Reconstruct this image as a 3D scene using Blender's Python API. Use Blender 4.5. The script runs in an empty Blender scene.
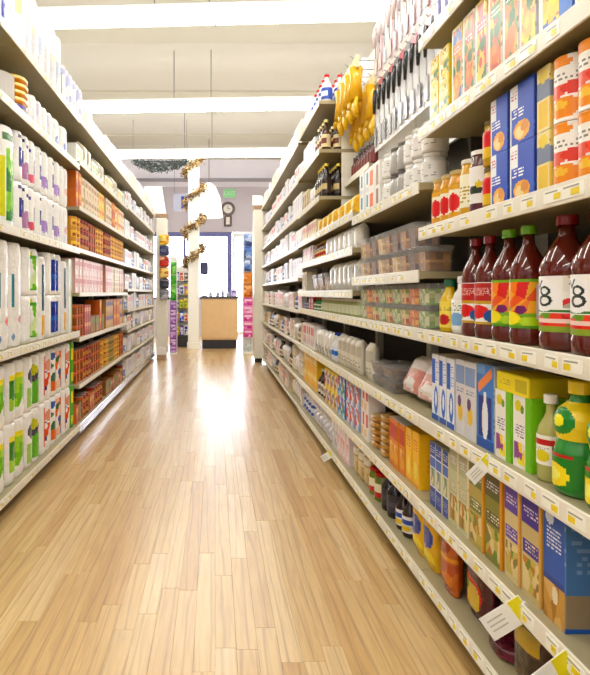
import bpy, math, random
from mathutils import Vector
random.seed(7)
sc = bpy.context.scene
COL = sc.collection
PI = math.pi

# ------------------------------------------------------------------ camera, world, exposure
cam_d = bpy.data.cameras.new('camera'); cam = bpy.data.objects.new('camera', cam_d); COL.objects.link(cam)
cam.location = (0, 0, 1.0); cam.rotation_euler = (PI/2, 0, 0)
cam_d.sensor_width = 36; cam_d.lens = 580/675*36
cam_d.shift_x = 80/675; cam_d.shift_y = -44.5/675
cam_d.clip_start = 0.02
sc.camera = cam
w = bpy.data.worlds.new('World'); sc.world = w; w.use_nodes = True
wb = w.node_tree.nodes['Background']; wb.inputs[0].default_value = (0.88, 0.93, 1.0, 1); wb.inputs[1].default_value = 13.0
sc.view_settings.view_transform = 'Standard'; sc.view_settings.look = 'None'
sc.view_settings.gamma = 1; sc.view_settings.use_curve_mapping = False
sc.view_settings.exposure = 0.06
sc.cycles.use_denoising = True
sc.cycles.max_bounces = 7; sc.cycles.diffuse_bounces = 4; sc.cycles.transparent_max_bounces = 12
LAMP_STRENGTH = 17.5

# ------------------------------------------------------------------ helpers: colour and material
def lin(c):
    if isinstance(c, str):
        c = tuple(int(c[i:i+2], 16) for i in (0, 2, 4))
    return tuple(((v/255)/12.92 if v/255 <= .04045 else ((v/255+.055)/1.055)**2.4) for v in c[:3])
def L4(c): return lin(c) + (1.0,)
def ink(c):
    """printing ink: a little denser and purer than the swatch"""
    l = lin(c); g = sum(l)/3
    return tuple(max(0.004, min(.9, (g+(v-g)*1.28)*(.80+.18*min(1, g*1.3)))) for v in l)+(1.0,)

def new_mat(name):
    m = bpy.data.materials.new(name); m.use_nodes = True
    nt = m.node_tree; b = nt.nodes['Principled BSDF']
    return m, nt, b
def plain(name, c, rough=.5, metal=0., noise=0.06, scale=30, coat=0.):
    m, nt, b = new_mat(name)
    b.inputs['Roughness'].default_value = rough; b.inputs['Metallic'].default_value = metal
    b.inputs['Coat Weight'].default_value = coat
    tx = nt.nodes.new('ShaderNodeTexNoise'); tx.inputs['Scale'].default_value = scale
    tc = nt.nodes.new('ShaderNodeTexCoord'); nt.links.new(tc.outputs['Object'], tx.inputs['Vector'])
    mx = nt.nodes.new('ShaderNodeMix'); mx.data_type = 'RGBA'
    l = lin(c)
    mx.inputs[6].default_value = tuple(max(0, v*(1-noise)) for v in l)+(1,)
    mx.inputs[7].default_value = tuple(min(1, v*(1+noise)) for v in l)+(1,)
    nt.links.new(tx.outputs['Fac'], mx.inputs[0]); nt.links.new(mx.outputs[2], b.inputs['Base Color'])
    return m
def printed(name, rough, coat=0., bump=0.):
    m, nt, b = new_mat(name)
    at = nt.nodes.new('ShaderNodeAttribute'); at.attribute_name = 'Col'
    nt.links.new(at.outputs['Color'], b.inputs['Base Color'])
    b.inputs['Roughness'].default_value = rough; b.inputs['Coat Weight'].default_value = coat
    if bump:
        tc = nt.nodes.new('ShaderNodeTexCoord'); tx = nt.nodes.new('ShaderNodeTexNoise'); tx.inputs['Scale'].default_value = 22
        bp = nt.nodes.new('ShaderNodeBump'); bp.inputs['Strength'].default_value = bump; bp.inputs['Distance'].default_value = .02
        nt.links.new(tc.outputs['Object'], tx.inputs['Vector']); nt.links.new(tx.outputs['Fac'], bp.inputs['Height'])
        nt.links.new(bp.outputs['Normal'], b.inputs['Normal'])
    return m
PAPER = printed('printed_card', .42)
FILM = printed('printed_film', .25, .2, .5)
LABEL = printed('printed_label', .3)
PLASTIC = printed('coloured_plastic', .22, .2)
def clear_mat(name, tint, opac):
    m, nt, b = new_mat(name)
    b.inputs['Base Color'].default_value = L4(tint); b.inputs['Roughness'].default_value = .08
    tr = nt.nodes.new('ShaderNodeBsdfTransparent'); mx = nt.nodes.new('ShaderNodeMixShader')
    mx.inputs[0].default_value = opac
    nt.links.new(tr.outputs[0], mx.inputs[1]); nt.links.new(b.outputs[0], mx.inputs[2])
    nt.links.new(mx.outputs[0], nt.nodes['Material Output'].inputs[0])
    return m
CLEAR = clear_mat('clear_plastic', 'F4F6F6', .17)
GLASS = clear_mat('window_glass', 'EEF4FF', .10)
CREAM = plain('cream_enamel_metal', 'E9E5D6', .35, 0, .04)
DECKTAN = plain('shelf_enamel', 'A69B78', .4, 0, .05)  # cream shelf metal toned down; shade of the undersides put into the colour
WHITE_E = plain('white_enamel', 'F2F1EA', .35, 0, .03)
BACK = plain('shade_toned_back_panel', '4A433A', .6, 0, .1)  # deep shade behind the stock, put into the panel colour
BACKW = plain('cream_back_panel', 'CFC9B8', .6, 0, .05)
DARK = plain('dark_kick_plate', '2A2722', .5)
STEEL = plain('bright_steel_strip', 'C9D0E6', .18, .85, .05)
WIRE = plain('grey_steel_wire', '8A8A88', .35, .8)

# ------------------------------------------------------------------ helpers: print canvas
RES = 2
class Cv:
    def __init__(s, w, h, c): w *= RES; h *= RES; s.w, s.h = w, h; s.p = [[c]*w for _ in range(h)]
    def _each(s, x0, y0, x1, y1):
        for j in range(s.h):
            v = (j+.5)/s.h
            if y0 <= v <= y1:
                for i in range(s.w):
                    u = (i+.5)/s.w
                    if x0 <= u <= x1: yield i, j, u, v
    def rect(s, x0, y0, x1, y1, c):
        for i, j, u, v in s._each(x0, y0, x1, y1): s.p[j][i] = c
        return s
    def ell(s, cx, cy, rx, ry, c):
        for i, j, u, v in s._each(0, 0, 1, 1):
            if ((u-cx)/rx)**2+((v-cy)/ry)**2 <= 1: s.p[j][i] = c
        return s
    def ring(s, cx, cy, rx, ry, t, c):
        for i, j, u, v in s._each(0, 0, 1, 1):
            q = math.sqrt(((u-cx)/rx)**2+((v-cy)/ry)**2)
            if 1-t <= q <= 1: s.p[j][i] = c
        return s
    def stroke(s, xa, ya, xb, yb, t, c):
        dx, dy = xb-xa, yb-ya; L = dx*dx+dy*dy
        for i, j, u, v in s._each(0, 0, 1, 1):
            k = max(0, min(1, ((u-xa)*dx+(v-ya)*dy)/L))
            if math.hypot(u-xa-k*dx, v-ya-k*dy) <= t: s.p[j][i] = c
        return s
    def blobs(s, x0, y0, x1, y1, cs, seed=1, n=8):
        r = random.Random(seed); pts = [(r.uniform(x0, x1), r.uniform(y0, y1), r.choice(cs)) for _ in range(n)]
        a = s.w/s.h
        for i, j, u, v in s._each(x0, y0, x1, y1):
            s.p[j][i] = min(pts, key=lambda p: ((p[0]-u)*a)**2+(p[1]-v)**2)[2]
        return s
    def bars(s, x0, y0, x1, y1, c, seed=1, fill=.65):   # printed band broken into blocks
        r = random.Random(seed)
        for j in range(s.h):
            v = (j+.5)/s.h
            if y0 <= v <= y1 and j % 2 == 0:
                for i in range(s.w):
                    if x0 <= (i+.5)/s.w <= x1 and r.random() < fill: s.p[j][i] = c
        return s
    def at(s, u, v): return s.p[min(s.h-1, max(0, int(v*s.h)))][min(s.w-1, max(0, int(u*s.w)))]

# ------------------------------------------------------------------ helpers: meshes
class MB:
    def __init__(s): s.v = []; s.f = []; s.c = []; s.sm = []
    def quad(s, idx, c='FFFFFF', smooth=False): s.f.append(tuple(idx)); s.c.append(c); s.sm.append(smooth)
    def box(s, x0, y0, z0, x1, y1, z1, c='FFFFFF', b=0.):
        n = len(s.v)
        if b <= 0:
            s.v += [(x0,y0,z0),(x1,y0,z0),(x1,y1,z0),(x0,y1,z0),(x0,y0,z1),(x1,y0,z1),(x1,y1,z1),(x0,y1,z1)]
            for q in ((3,2,1,0),(4,5,6,7),(0,1,5,4),(1,2,6,5),(2,3,7,6),(3,0,4,7)): s.quad([n+k for k in q], c)
        else:
            loop = lambda d: [(x0+d+b,y0+d),(x1-d-b,y0+d),(x1-d,y0+d+b),(x1-d,y1-d-b),(x1-d-b,y1-d),(x0+d+b,y1-d),(x0+d,y1-d-b),(x0+d,y0+d+b)]
            lv = [(z0, b),(z0+b,0),(z1-b,0),(z1,b)]
            for z, d in lv: s.v += [(x,y,z) for x,y in loop(d)]
            for k in range(3):
                for i in range(8):
                    s.quad((n+k*8+i, n+k*8+(i+1)%8, n+k*8+8+(i+1)%8, n+k*8+8+i), c)
            s.quad([n+i for i in range(7,-1,-1)], c); s.quad([n+24+i for i in range(8)], c)
        return s
    def sweep(s, loop, levels, colfn, top=True, bottom=True, smooth=False, topc=None):
        # loop: (x, y, face, u); levels: (z, sx, sy, v[, dx, dy]) ; front is -y
        n0 = len(s.v); L = len(loop)
        for lv in levels:
            z, sx, sy, v = lv[:4]; dx, dy = (lv[4], lv[5]) if len(lv) > 4 else (0, 0)
            for (x, y, f, u) in loop: s.v.append((x*sx+dx, y*sy+dy, z))
        for k in range(len(levels)-1):
            va = (levels[k][3]+levels[k+1][3])/2
            for i in range(L):
                j = (i+1) % L
                s.quad((n0+k*L+i, n0+k*L+j, n0+(k+1)*L+j, n0+(k+1)*L+i), colfn(loop[i][2], loop[i][3], va), smooth)
        if bottom: s.quad([n0+i for i in range(L-1, -1, -1)], colfn('bottom', .5, 0))
        if top: s.quad([n0+(len(levels)-1)*L+i for i in range(L)], topc or colfn('top', .5, 1))
        return s
    def tube(s, pts, r, c='FFFFFF', seg=6):
        n0 = len(s.v); P = [Vector(p) for p in pts]
        for k, p in enumerate(P):
            d = (P[min(k+1, len(P)-1)]-P[max(k-1, 0)]).normalized()
            a = d.cross(Vector((0, 0, 1)) if abs(d.z) < .9 else Vector((1, 0, 0))).normalized(); bb = d.cross(a)
            rr = r[k] if isinstance(r, (list, tuple)) else r
            for i in range(seg):
                t = 2*PI*i/seg; q = p+a*math.cos(t)*rr+bb*math.sin(t)*rr; s.v.append(tuple(q))
        for k in range(len(P)-1):
            for i in range(seg):
                j = (i+1) % seg
                s.quad((n0+k*seg+i, n0+k*seg+j, n0+(k+1)*seg+j, n0+(k+1)*seg+i), c, True)
        s.quad([n0+i for i in range(seg-1, -1, -1)], c); s.quad([n0+(len(P)-1)*seg+i for i in range(seg)], c)
        return s
    def mesh(s, name, mat, col=True):
        me = bpy.data.meshes.new(name); me.from_pydata(s.v, [], s.f)
        me.polygons.foreach_set('use_smooth', s.sm)
        if col:
            at = me.color_attributes.new('Col', 'FLOAT_COLOR', 'CORNER'); buf = []
            cache = {}
            for f, c in zip(s.f, s.c):
                if c not in cache: cache[c] = ink(c)
                buf.extend(cache[c]*len(f))
            at.data.foreach_set('color', buf)
        me.materials.append(mat); me.update()
        return me

def link(name, me, parent=None, loc=None, rot=None):
    o = bpy.data.objects.new(name, me); COL.objects.link(o)
    if parent: o.parent = parent
    if loc: o.location = loc
    if rot: o.rotation_euler = rot
    return o
def tag(o, label, cat, group=None):
    o['label'] = label; o['category'] = cat
    if group: o['group'] = group
    return o
def empty(name, loc=(0,0,0), rz=0):
    o = bpy.data.objects.new(name, None); COL.objects.link(o); o.location = loc; o.rotation_euler = (0,0,rz); o.empty_display_size = .05
    return o
def struct(name, me):
    o = link(name, me); o['kind'] = 'structure'; return o
ORD = 'first second third fourth fifth sixth seventh eighth ninth tenth eleventh twelfth thirteenth fourteenth fifteenth sixteenth seventeenth eighteenth nineteenth twentieth'.split()
def ordinal(n):
    if n <= 20: return ORD[n-1]
    t = {2:'twenty',3:'thirty',4:'forty',5:'fifty',6:'sixty'}[n//10]
    return t[:-1]+'ieth' if n % 10 == 0 else t+'-'+ORD[n % 10-1]

# ---- loops
def rrect(w, d, b, nf=1, ns=1):
    """chamfered rectangle, front edge at y=0 divided nf times, sides ns times; centred on x"""
    P = []
    for i in range(nf): P.append((-w/2+b+(w-2*b)*i/nf, 0, 'f', (i+.5)/nf))
    P.append((w/2-b, 0, 'e', .5))
    for i in range(ns): P.append((w/2, b+(d-2*b)*i/ns, 'r', (i+.5)/ns))
    P.append((w/2, d-b, 'e', .5)); P.append((w/2-b, d, 'b', .5)); P.append((-w/2+b, d, 'e', .5))
    for i in range(ns): P.append((-w/2, d-b-(d-2*b)*i/ns, 'l', (i+.5)/ns))
    P.append((-w/2, b, 'e', .5))
    return P
def circle(r, n, cy=None):
    """u runs 0..1 across the half facing the aisle (-y)"""
    P = []; cy = r if cy is None else cy
    for i in range(n):
        t = PI + 2*PI*i/n; tm = PI+2*PI*(i+.5)/n
        u = (tm-PI)/PI
        P.append((math.cos(t)*r, math.sin(t)*r+cy, 'f' if u <= 1 else 'k', u if u <= 1 else u-1))
    return P
def recentre(loop, cy): return [(x, y-cy, f, u) for x, y, f, u in loop]

KINDS = {}
class Kind:
    """one product: name, everyday category, look in words, parts [(name, mesh, parent index)]"""
    def __init__(s, name, cat, desc, w, d, h, parts): s.name, s.cat, s.desc, s.w, s.d, s.h, s.parts = name, cat, desc, w, d, h, parts
    def make(s, loc, rz, tilt=0):
        if len(s.parts) == 1:
            o = link(s.name, s.parts[0][1], None, loc, (tilt, 0, rz)); return o
        o = empty(s.name, loc, rz); o.rotation_euler = (tilt, 0, rz)
        for pn, me in s.parts: link(pn, me, o)
        return o

def box_kind(name, cat, desc, w, d, h, cv, side=None, top='E8E4DA', flap=False, mat=None, b=.002):
    m = MB(); nf, nr = cv.w, cv.h
    sc_ = side if isinstance(side, Cv) else Cv(1, 1, side or cv.at(.95, .5))
    def cf(f, u, v):
        if f == 'f': return cv.at(u, v)
        if f in 'rl': return sc_.at(u, v)
        if f == 'e': return sc_.at(.5, v)
        return top if f in ('top', 'bottom') else sc_.at(.5, .5)
    lv = [(0, .98, .98, 0)]+[(b+(h-2*b)*k/nr, 1, 1, k/nr) for k in range(nr+1)]+[(h, .98, .98, 1)]
    m.sweep(rrect(w, d, b, nf, sc_.w if sc_.w > 1 else 1), lv, cf)
    parts = [('box_body', m.mesh(name, mat or PAPER))]
    if flap:
        q = MB(); q.box(-w/2+.004, .003, h, w/2-.004, d*.52, h+.0012, top)
        q.box(-w/2+.004, d*.54, h, w/2-.004, d-.003, h+.0008, top)
        parts.append(('top_flap', q.mesh(name+'_flap', PAPER)))
        parts[0][1].name = name
    return Kind(name, cat, desc, w, d, h, parts)

def lathe_levels(prof, H): return [(z, r, r, z/H) for z, r in prof]
def bottle_kind(name, desc, r, h, body, prof, cap, capr, caph, lab=None, lab0=.2, lab1=.6, bodymat=None, cat='bottle', seg=20, sq=1.0, turn=.5):
    parts = []
    m = MB(); lp = recentre(circle(1, seg), 1)
    m.sweep(lp, [(z*h, q*r, q*r*sq, z, 0, r*sq) for z, q in prof], lambda f, u, v: body, smooth=True)
    parts.append(('bottle_body', m.mesh(name, bodymat or PLASTIC)))
    q = MB(); z0 = prof[-1][0]*h
    q.sweep(lp, [(z0-.0005, capr, capr, 0, 0, r*sq), (z0+caph*.9, capr, capr, .9, 0, r*sq), (z0+caph, capr*.88, capr*.88, 1, 0, r*sq)], lambda f, u, v: cap, smooth=False)
    parts.append(('cap', q.mesh(name+'_cap', PLASTIC)))
    if lab:
        rr = lambda z: max(a[1]+(b_[1]-a[1])*(z-a[0])/max(1e-6, b_[0]-a[0]) for a, b_ in zip(prof, prof[1:]) if a[0]-1e-6 <= z <= b_[0]+1e-6)
        nf = max(seg, 2*lab.w); lp2 = recentre(circle(1, nf), 1); q = MB(); n = lab.h
        lp2 = [(x*math.cos(turn)-y*math.sin(turn), x*math.sin(turn)+y*math.cos(turn), f, u) for x, y, f, u in lp2]
        q.sweep(lp2, [((lab0+(lab1-lab0)*k/n)*h, rr(lab0+(lab1-lab0)*k/n)*r+.0012, rr(lab0+(lab1-lab0)*k/n)*r*sq+.0012, k/n, 0, r*sq) for k in range(n+1)],
                lambda f, u, v: lab.at(u, v), top=False, bottom=False, smooth=True)
        parts.append(('label', q.mesh(name+'_label', LABEL)))
    H = z0+caph
    return Kind(name, cat, desc, 2*r, 2*r*sq, H, parts)
def jar_kind(name, desc, r, h, body, lid, lab=None, lab0=.18, lab1=.72, bodymat=None, cat='jar', seg=16, lidh=.012):
    prof = [(0, .86), (.03, .97), (.06, 1), (.8, 1), (.87, .94), (.9, .88), (1, .88)]
    k = bottle_kind(name, desc, r, h-lidh, body, prof, lid, r*.93, lidh, lab, lab0, lab1, bodymat, cat, seg)
    return k
def can_kind(name, desc, r, h, cv, metal='C9C9C6', cat='can', seg=14):
    m = MB(); lp = recentre(circle(1, max(seg, cv.w*2)), 1); n = cv.h
    lv = [(0, r*.96, r*.96, 0, 0, r), (.003, r, r, 0, 0, r)]+[(.004+(h-.008)*k/n, r*.985, r*.985, k/n, 0, r) for k in range(n+1)]+[(h-.003, r, r, 1, 0, r), (h, r*.97, r*.97, 1, 0, r)]
    nl = len(lv)
    cnt = {'k': 0}
    def cf(f, u, v):
        if f in ('top', 'bottom'): return metal
        return cv.at(u, v)
    m.sweep(lp, lv, cf, smooth=True)
    return Kind(name, cat, desc, 2*r, 2*r, h, [('can', m.mesh(name, LABEL))])
def bag_kind(name, cat, desc, w, d, h, cv, back=None, mat=None, seal=.1):
    m = MB(); nf = cv.w
    P = []
    for i in range(nf):
        t = PI+PI*i/nf; P.append((math.cos(t)*w/2, math.sin(t)*d/2, 'f', (i+.5)/nf))
    for i in range(6):
        t = PI*i/6; P.append((math.cos(t)*w/2, math.sin(t)*d/2, 'b', .5))
    # straighten the ellipse towards a pillow front
    P = [(math.copysign(abs(x/(w/2))**.7, x)*w/2, y, f, u) for x, y, f, u in P]
    lv = []; n = cv.h
    for k in range(n+1):
        v = k/n; e = min(v, 1-v)/seal
        sy = .12 if e <= .0 else min(1, .12+.88*math.sin(min(1, e/2.2)*PI/2))
        lv.append((h*v, 1-.05*(1-min(1, e)), sy if v > .5 else max(sy, .55), v, 0, d/2))
    bc = back or cv.at(.5, .02)
    m.sweep(P, lv, lambda f, u, v: cv.at(u, v) if f == 'f' else bc, smooth=True)
    return Kind(name, cat, desc, w, d, h, [('bag', m.mesh(name, mat or FILM))])
def pack_kind(name, cat, desc, w, d, h, cv, nroll=2, ntier=1, side='F3F3F1', extra=None):
    """film-wrapped bundle of rolls: the film swells over every roll"""
    m = MB(); nf = cv.w
    P = []
    for i in range(nf+1):
        u = i/nf; bul = abs(math.sin(PI*u*nroll))
        P.append((-w/2+w*u, d*.16*(1-bul**.6), 'f', min(.999, (i+.5)/nf)))
    P[-1] = (w/2, d*.16, 'r', .5)
    P += [(w/2+.0, d*.5, 'r', .5), (w/2-.004, d*.86, 'r', .5), (w/2-.02, d, 'b', .5), (-w/2+.02, d, 'l', .5), (-w/2+.004, d*.86, 'l', .5), (-w/2, d*.5, 'l', .5)]
    lv = []; n = cv.h
    for k in range(n+1):
        v = k/n; t = abs(math.sin(PI*v*ntier)); e = min(1, min(v, 1-v)*n/1.5)
        s_ = .93+.07*min(1, e+.15)*(.55+.45*min(1, t*3))
        lv.append((h*v, s_, s_, v, 0, d*(1-s_)/2))
    m.sweep(P, lv, lambda f, u, v: cv.at(u, v) if f == 'f' else side, smooth=True)
    return Kind(name, cat, desc, w, d, h, [('wrap', m.mesh(name, FILM))])
def tub_kind(name, desc, w, d, h, cols, lid='EDEFEE', seed=1, cat='container'):
    """clear plastic tub, its filling and its lid"""
    cv = Cv(9, 7, cols[0]).blobs(0, 0, 1, 1, cols, seed, 26)
    a = MB(); a.sweep(rrect(w, d, .012, 1, 1), [(0, .86, .9, 0, 0, d*.05), (h*.9, 1, 1, 1)], lambda f, u, v: 'FFFFFF', top=False)
    c = MB(); c.sweep(rrect(w-.008, d-.008, .01, 9, 3), [(.003+(h*.72)*k/7, .87+.11*k/7, .9+.08*k/7, k/7, 0, .004+d*.05*(1-k/7)) for k in range(8)],
                      lambda f, u, v: cv.at(u, v))
    l = MB(); l.sweep(rrect(w+.006, d+.006, .014, 1, 1), [(h*.9, 1, 1, 0, 0, -.003), (h*.97, 1, 1, 1, 0, -.003), (h*.972, .9, .9, 1, 0, d*.05-.003), (h, .88, .88, 1, 0, d*.06-.003)], lambda f, u, v: lid)
    return Kind(name, cat, desc, w+.006, d, h, [('tub', a.mesh(name, CLEAR)), ('filling', c.mesh(name+'_filling', PAPER)), ('lid', l.mesh(name+'_lid', CLEAR))])

# ---- placing products
FRONT = {'R': .66, 'L': -.92}
COUNT = {}
SEEN = {}
def put(kind, side, z, h, setback=.03, where='', tier='', jz=0., jr=.02, tilt=0., front=None, order=True):
    x = (FRONT[side] if front is None else front) + (setback if side == 'R' else -setback)
    rz = (-PI/2 if side == 'R' else PI/2)+random.uniform(-jr, jr)
    o = kind.make((x, z, h+.0006), rz, tilt)
    key = (kind.desc, where, tier)
    COUNT[key] = COUNT.get(key, 0)+1
    n = COUNT[key]
    SEEN.setdefault(key, []).append(o)
    o['category'] = kind.cat
    o['group'] = (kind.desc+' '+where)[:80]
    return o
def finish_labels():
    for (desc, where, tier), os_ in SEEN.items():
        for i, o in enumerate(os_):
            t = (' '+tier if tier.endswith('row') else ' '+tier+' tier') if tier else ''
            def mk(d, w_): return f'{d},{t}{"," if t else ""} {w_}' if len(os_) == 1 else f'{d},{t} {ordinal(i+1)} from near end, {w_}'
            l = mk(desc, where)
            if len(l.split()) > 16: l = mk(desc, where.replace('nearest right bay ', 'right ').replace('left paper goods bay ', 'left ').replace('second right bay ', 'right ').replace('fourth right bay ', 'right '))
            if len(l.split()) > 16: l = l.replace(' tier', '').replace('from near end', 'along')
            if len(l.split()) > 16: l = l.replace(' with ', ', ', 1)
            o['label'] = l
TIERS = {1: [''], 2: ['lower', 'upper'], 3: ['bottom', 'middle', 'top'], 4: ['bottom', 'second', 'third', 'top'], 5: ['bottom', 'second', 'third', 'fourth', 'top'],
         6: ['bottom', 'second', 'third', 'fourth', 'fifth', 'top']}
def run(kind, side, z0, z1, h, where, tiers=1, gap=.004, setback=.03, jr=.02, js=.006, n=None, tilt=0., front=None):
    """a row of one product along a shelf, from the near end to the far end"""
    pitch = kind.w+gap
    cnt = n or max(1, int((z1-z0+gap+.001)/pitch))
    z = z0+kind.w/2
    for i in range(cnt):
        s = setback+random.uniform(0, js)
        for t in range(tiers):
            put(kind, side, z, h+t*(kind.h+.0012), s, where, TIERS[tiers][t], jr=jr if tiers == 1 else jr*.3, tilt=tilt, front=front)
        z += pitch
    return z-kind.w/2

# ------------------------------------------------------------------ building shell
# floor slab with separate oak strips laid along the aisle
WALL_Y, BACK_Y, SIDE = 13.5, -3.2, 5.0
CEIL = 4.1
def wood_mat():
    m, nt, b = new_mat('oak_strip')
    N = nt.nodes.new; K = nt.links.new
    oi = N('ShaderNodeObjectInfo'); ge = N('ShaderNodeNewGeometry')
    ad = N('ShaderNodeMath'); ad.operation = 'ADD'; K(oi.outputs['Random'], ad.inputs[0]); K(ge.outputs['Random Per Island'], ad.inputs[1])
    fr = N('ShaderNodeMath'); fr.operation = 'FRACT'; K(ad.outputs[0], fr.inputs[0])
    ramp = N('ShaderNodeValToRGB'); K(fr.outputs[0], ramp.inputs[0])
    e = ramp.color_ramp.elements; e[0].position = 0; e[0].color = L4('C09658'); e[1].position = 1; e[1].color = L4('DABC88')
    for p, c in ((.2, 'CDA96C'), (.45, 'D5B47A'), (.7, 'C9A062'), (.85, 'D8B880')):
        q = ramp.color_ramp.elements.new(p); q.color = L4(c)
    mul = N('ShaderNodeMath'); mul.operation = 'MULTIPLY'; mul.inputs[1].default_value = 40; K(fr.outputs[0], mul.inputs[0])
    cb = N('ShaderNodeCombineXYZ'); K(mul.outputs[0], cb.inputs[0]); K(mul.outputs[0], cb.inputs[1])
    va = N('ShaderNodeVectorMath'); va.operation = 'ADD'; K(ge.outputs['Position'], va.inputs[0]); K(cb.outputs[0], va.inputs[1])
    mp = N('ShaderNodeMapping'); mp.inputs['Scale'].default_value = (38, 2.2, 1); K(va.outputs[0], mp.inputs[0])
    nz = N('ShaderNodeTexNoise'); nz.inputs['Scale'].default_value = 1.6; nz.inputs['Detail'].default_value = 5; nz.inputs['Distortion'].default_value = 1.2; K(mp.outputs[0], nz.inputs['Vector'])
    mp2 = N('ShaderNodeMapping'); mp2.inputs['Scale'].default_value = (9, .9, 1); K(va.outputs[0], mp2.inputs[0])
    wv = N('ShaderNodeTexWave'); wv.inputs['Scale'].default_value = .9; wv.inputs['Distortion'].default_value = 7; wv.inputs['Detail'].default_value = 2; K(mp2.outputs[0], wv.inputs['Vector'])
    r2 = N('ShaderNodeValToRGB'); K(nz.outputs['Fac'], r2.inputs[0]); r2.color_ramp.elements[0].position = .34; r2.color_ramp.elements[0].color = (.62,.56,.5,1); r2.color_ramp.elements[1].position = .6; r2.color_ramp.elements[1].color = (1,1,1,1)
    r3 = N('ShaderNodeValToRGB'); K(wv.outputs['Fac'], r3.inputs[0]); r3.color_ramp.elements[0].position = .0; r3.color_ramp.elements[0].color = (.5,.46,.4,1); r3.color_ramp.elements[1].position = .14; r3.color_ramp.elements[1].color = (1,1,1,1)
    m1 = N('ShaderNodeMix'); m1.data_type = 'RGBA'; m1.blend_type = 'MULTIPLY'; m1.inputs[0].default_value = .42; K(ramp.outputs[0], m1.inputs[6]); K(r2.outputs[0], m1.inputs[7])
    m2 = N('ShaderNodeMix'); m2.data_type = 'RGBA'; m2.blend_type = 'MULTIPLY'; m2.inputs[0].default_value = .45; K(m1.outputs[2], m2.inputs[6]); K(r3.outputs[0], m2.inputs[7])
    K(m2.outputs[2], b.inputs['Base Color'])
    b.inputs['Roughness'].default_value = .4
    b.inputs['Coat Weight'].default_value = .9; b.inputs['Coat Roughness'].default_value = .25
    return m
OAK = wood_mat()
SLAB = plain('floor_slab', '6B4E2C', .7)
def build_floor():
    m = MB(); m.box(-SIDE, BACK_Y, -.1, SIDE, WALL_Y+3, -.006, 'FFFFFF')
    fl = struct('floor', m.mesh('floor', SLAB))
    SW = .060
    def unit(L):
        q = MB(); c = .0007; w2 = SW/2-.0001
        n = [(-w2, -.006), (w2, -.006), (w2, -c), (w2-c, 0), (-w2+c, 0), (-w2, -c)]
        g = .0006
        q.v = [(x, g, z) for x, z in n]+[(x, L-g, z) for x, z in n]
        for i in range(6):
            j = (i+1) % 6; q.quad((i, i+6, j+6, j))
        q.quad(tuple(range(6))); q.quad(tuple(range(11, 5, -1)))
        return q
    lens = [.42, .56, .7, .84, .98, 1.12]
    ums = {L: unit(L) for L in lens}; meshes = {L: ums[L].mesh('plank', OAK, False) for L in lens}
    r = random.Random(3); near = []; rest = []
    i = 0; x = -SIDE+.05
    while x < SIDE-.05:
        y = BACK_Y+.2+r.uniform(0, .9)
        while y < WALL_Y-.05:
            L = r.choice(lens); L_ = L
            if -1.0 < x < .78 and y+L > 1.25 and y < 9.6: near.append((x, y, L))
            else: rest.append((x, y, L))
            y += L
        x += SW
    near.sort(key=lambda t: t[1]); rest += near[300:]; near = near[:300]
    for (x, y, L) in near: link('plank', meshes[L], fl, (x, y, 0))
    big = MB()
    for (x, y, L) in rest:
        if abs(x) > 3.2: continue
        u = ums[L]; n = len(big.v)
        big.v += [(a+x, b_+y, c) for a, b_, c in u.v]; big.f += [tuple(k+n for k in f) for f in u.f]; big.sm += u.sm; big.c += u.c
    o = link('plank_field', big.mesh('plank_field', OAK, False), fl); o['kind'] = 'stuff'
build_floor()

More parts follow.
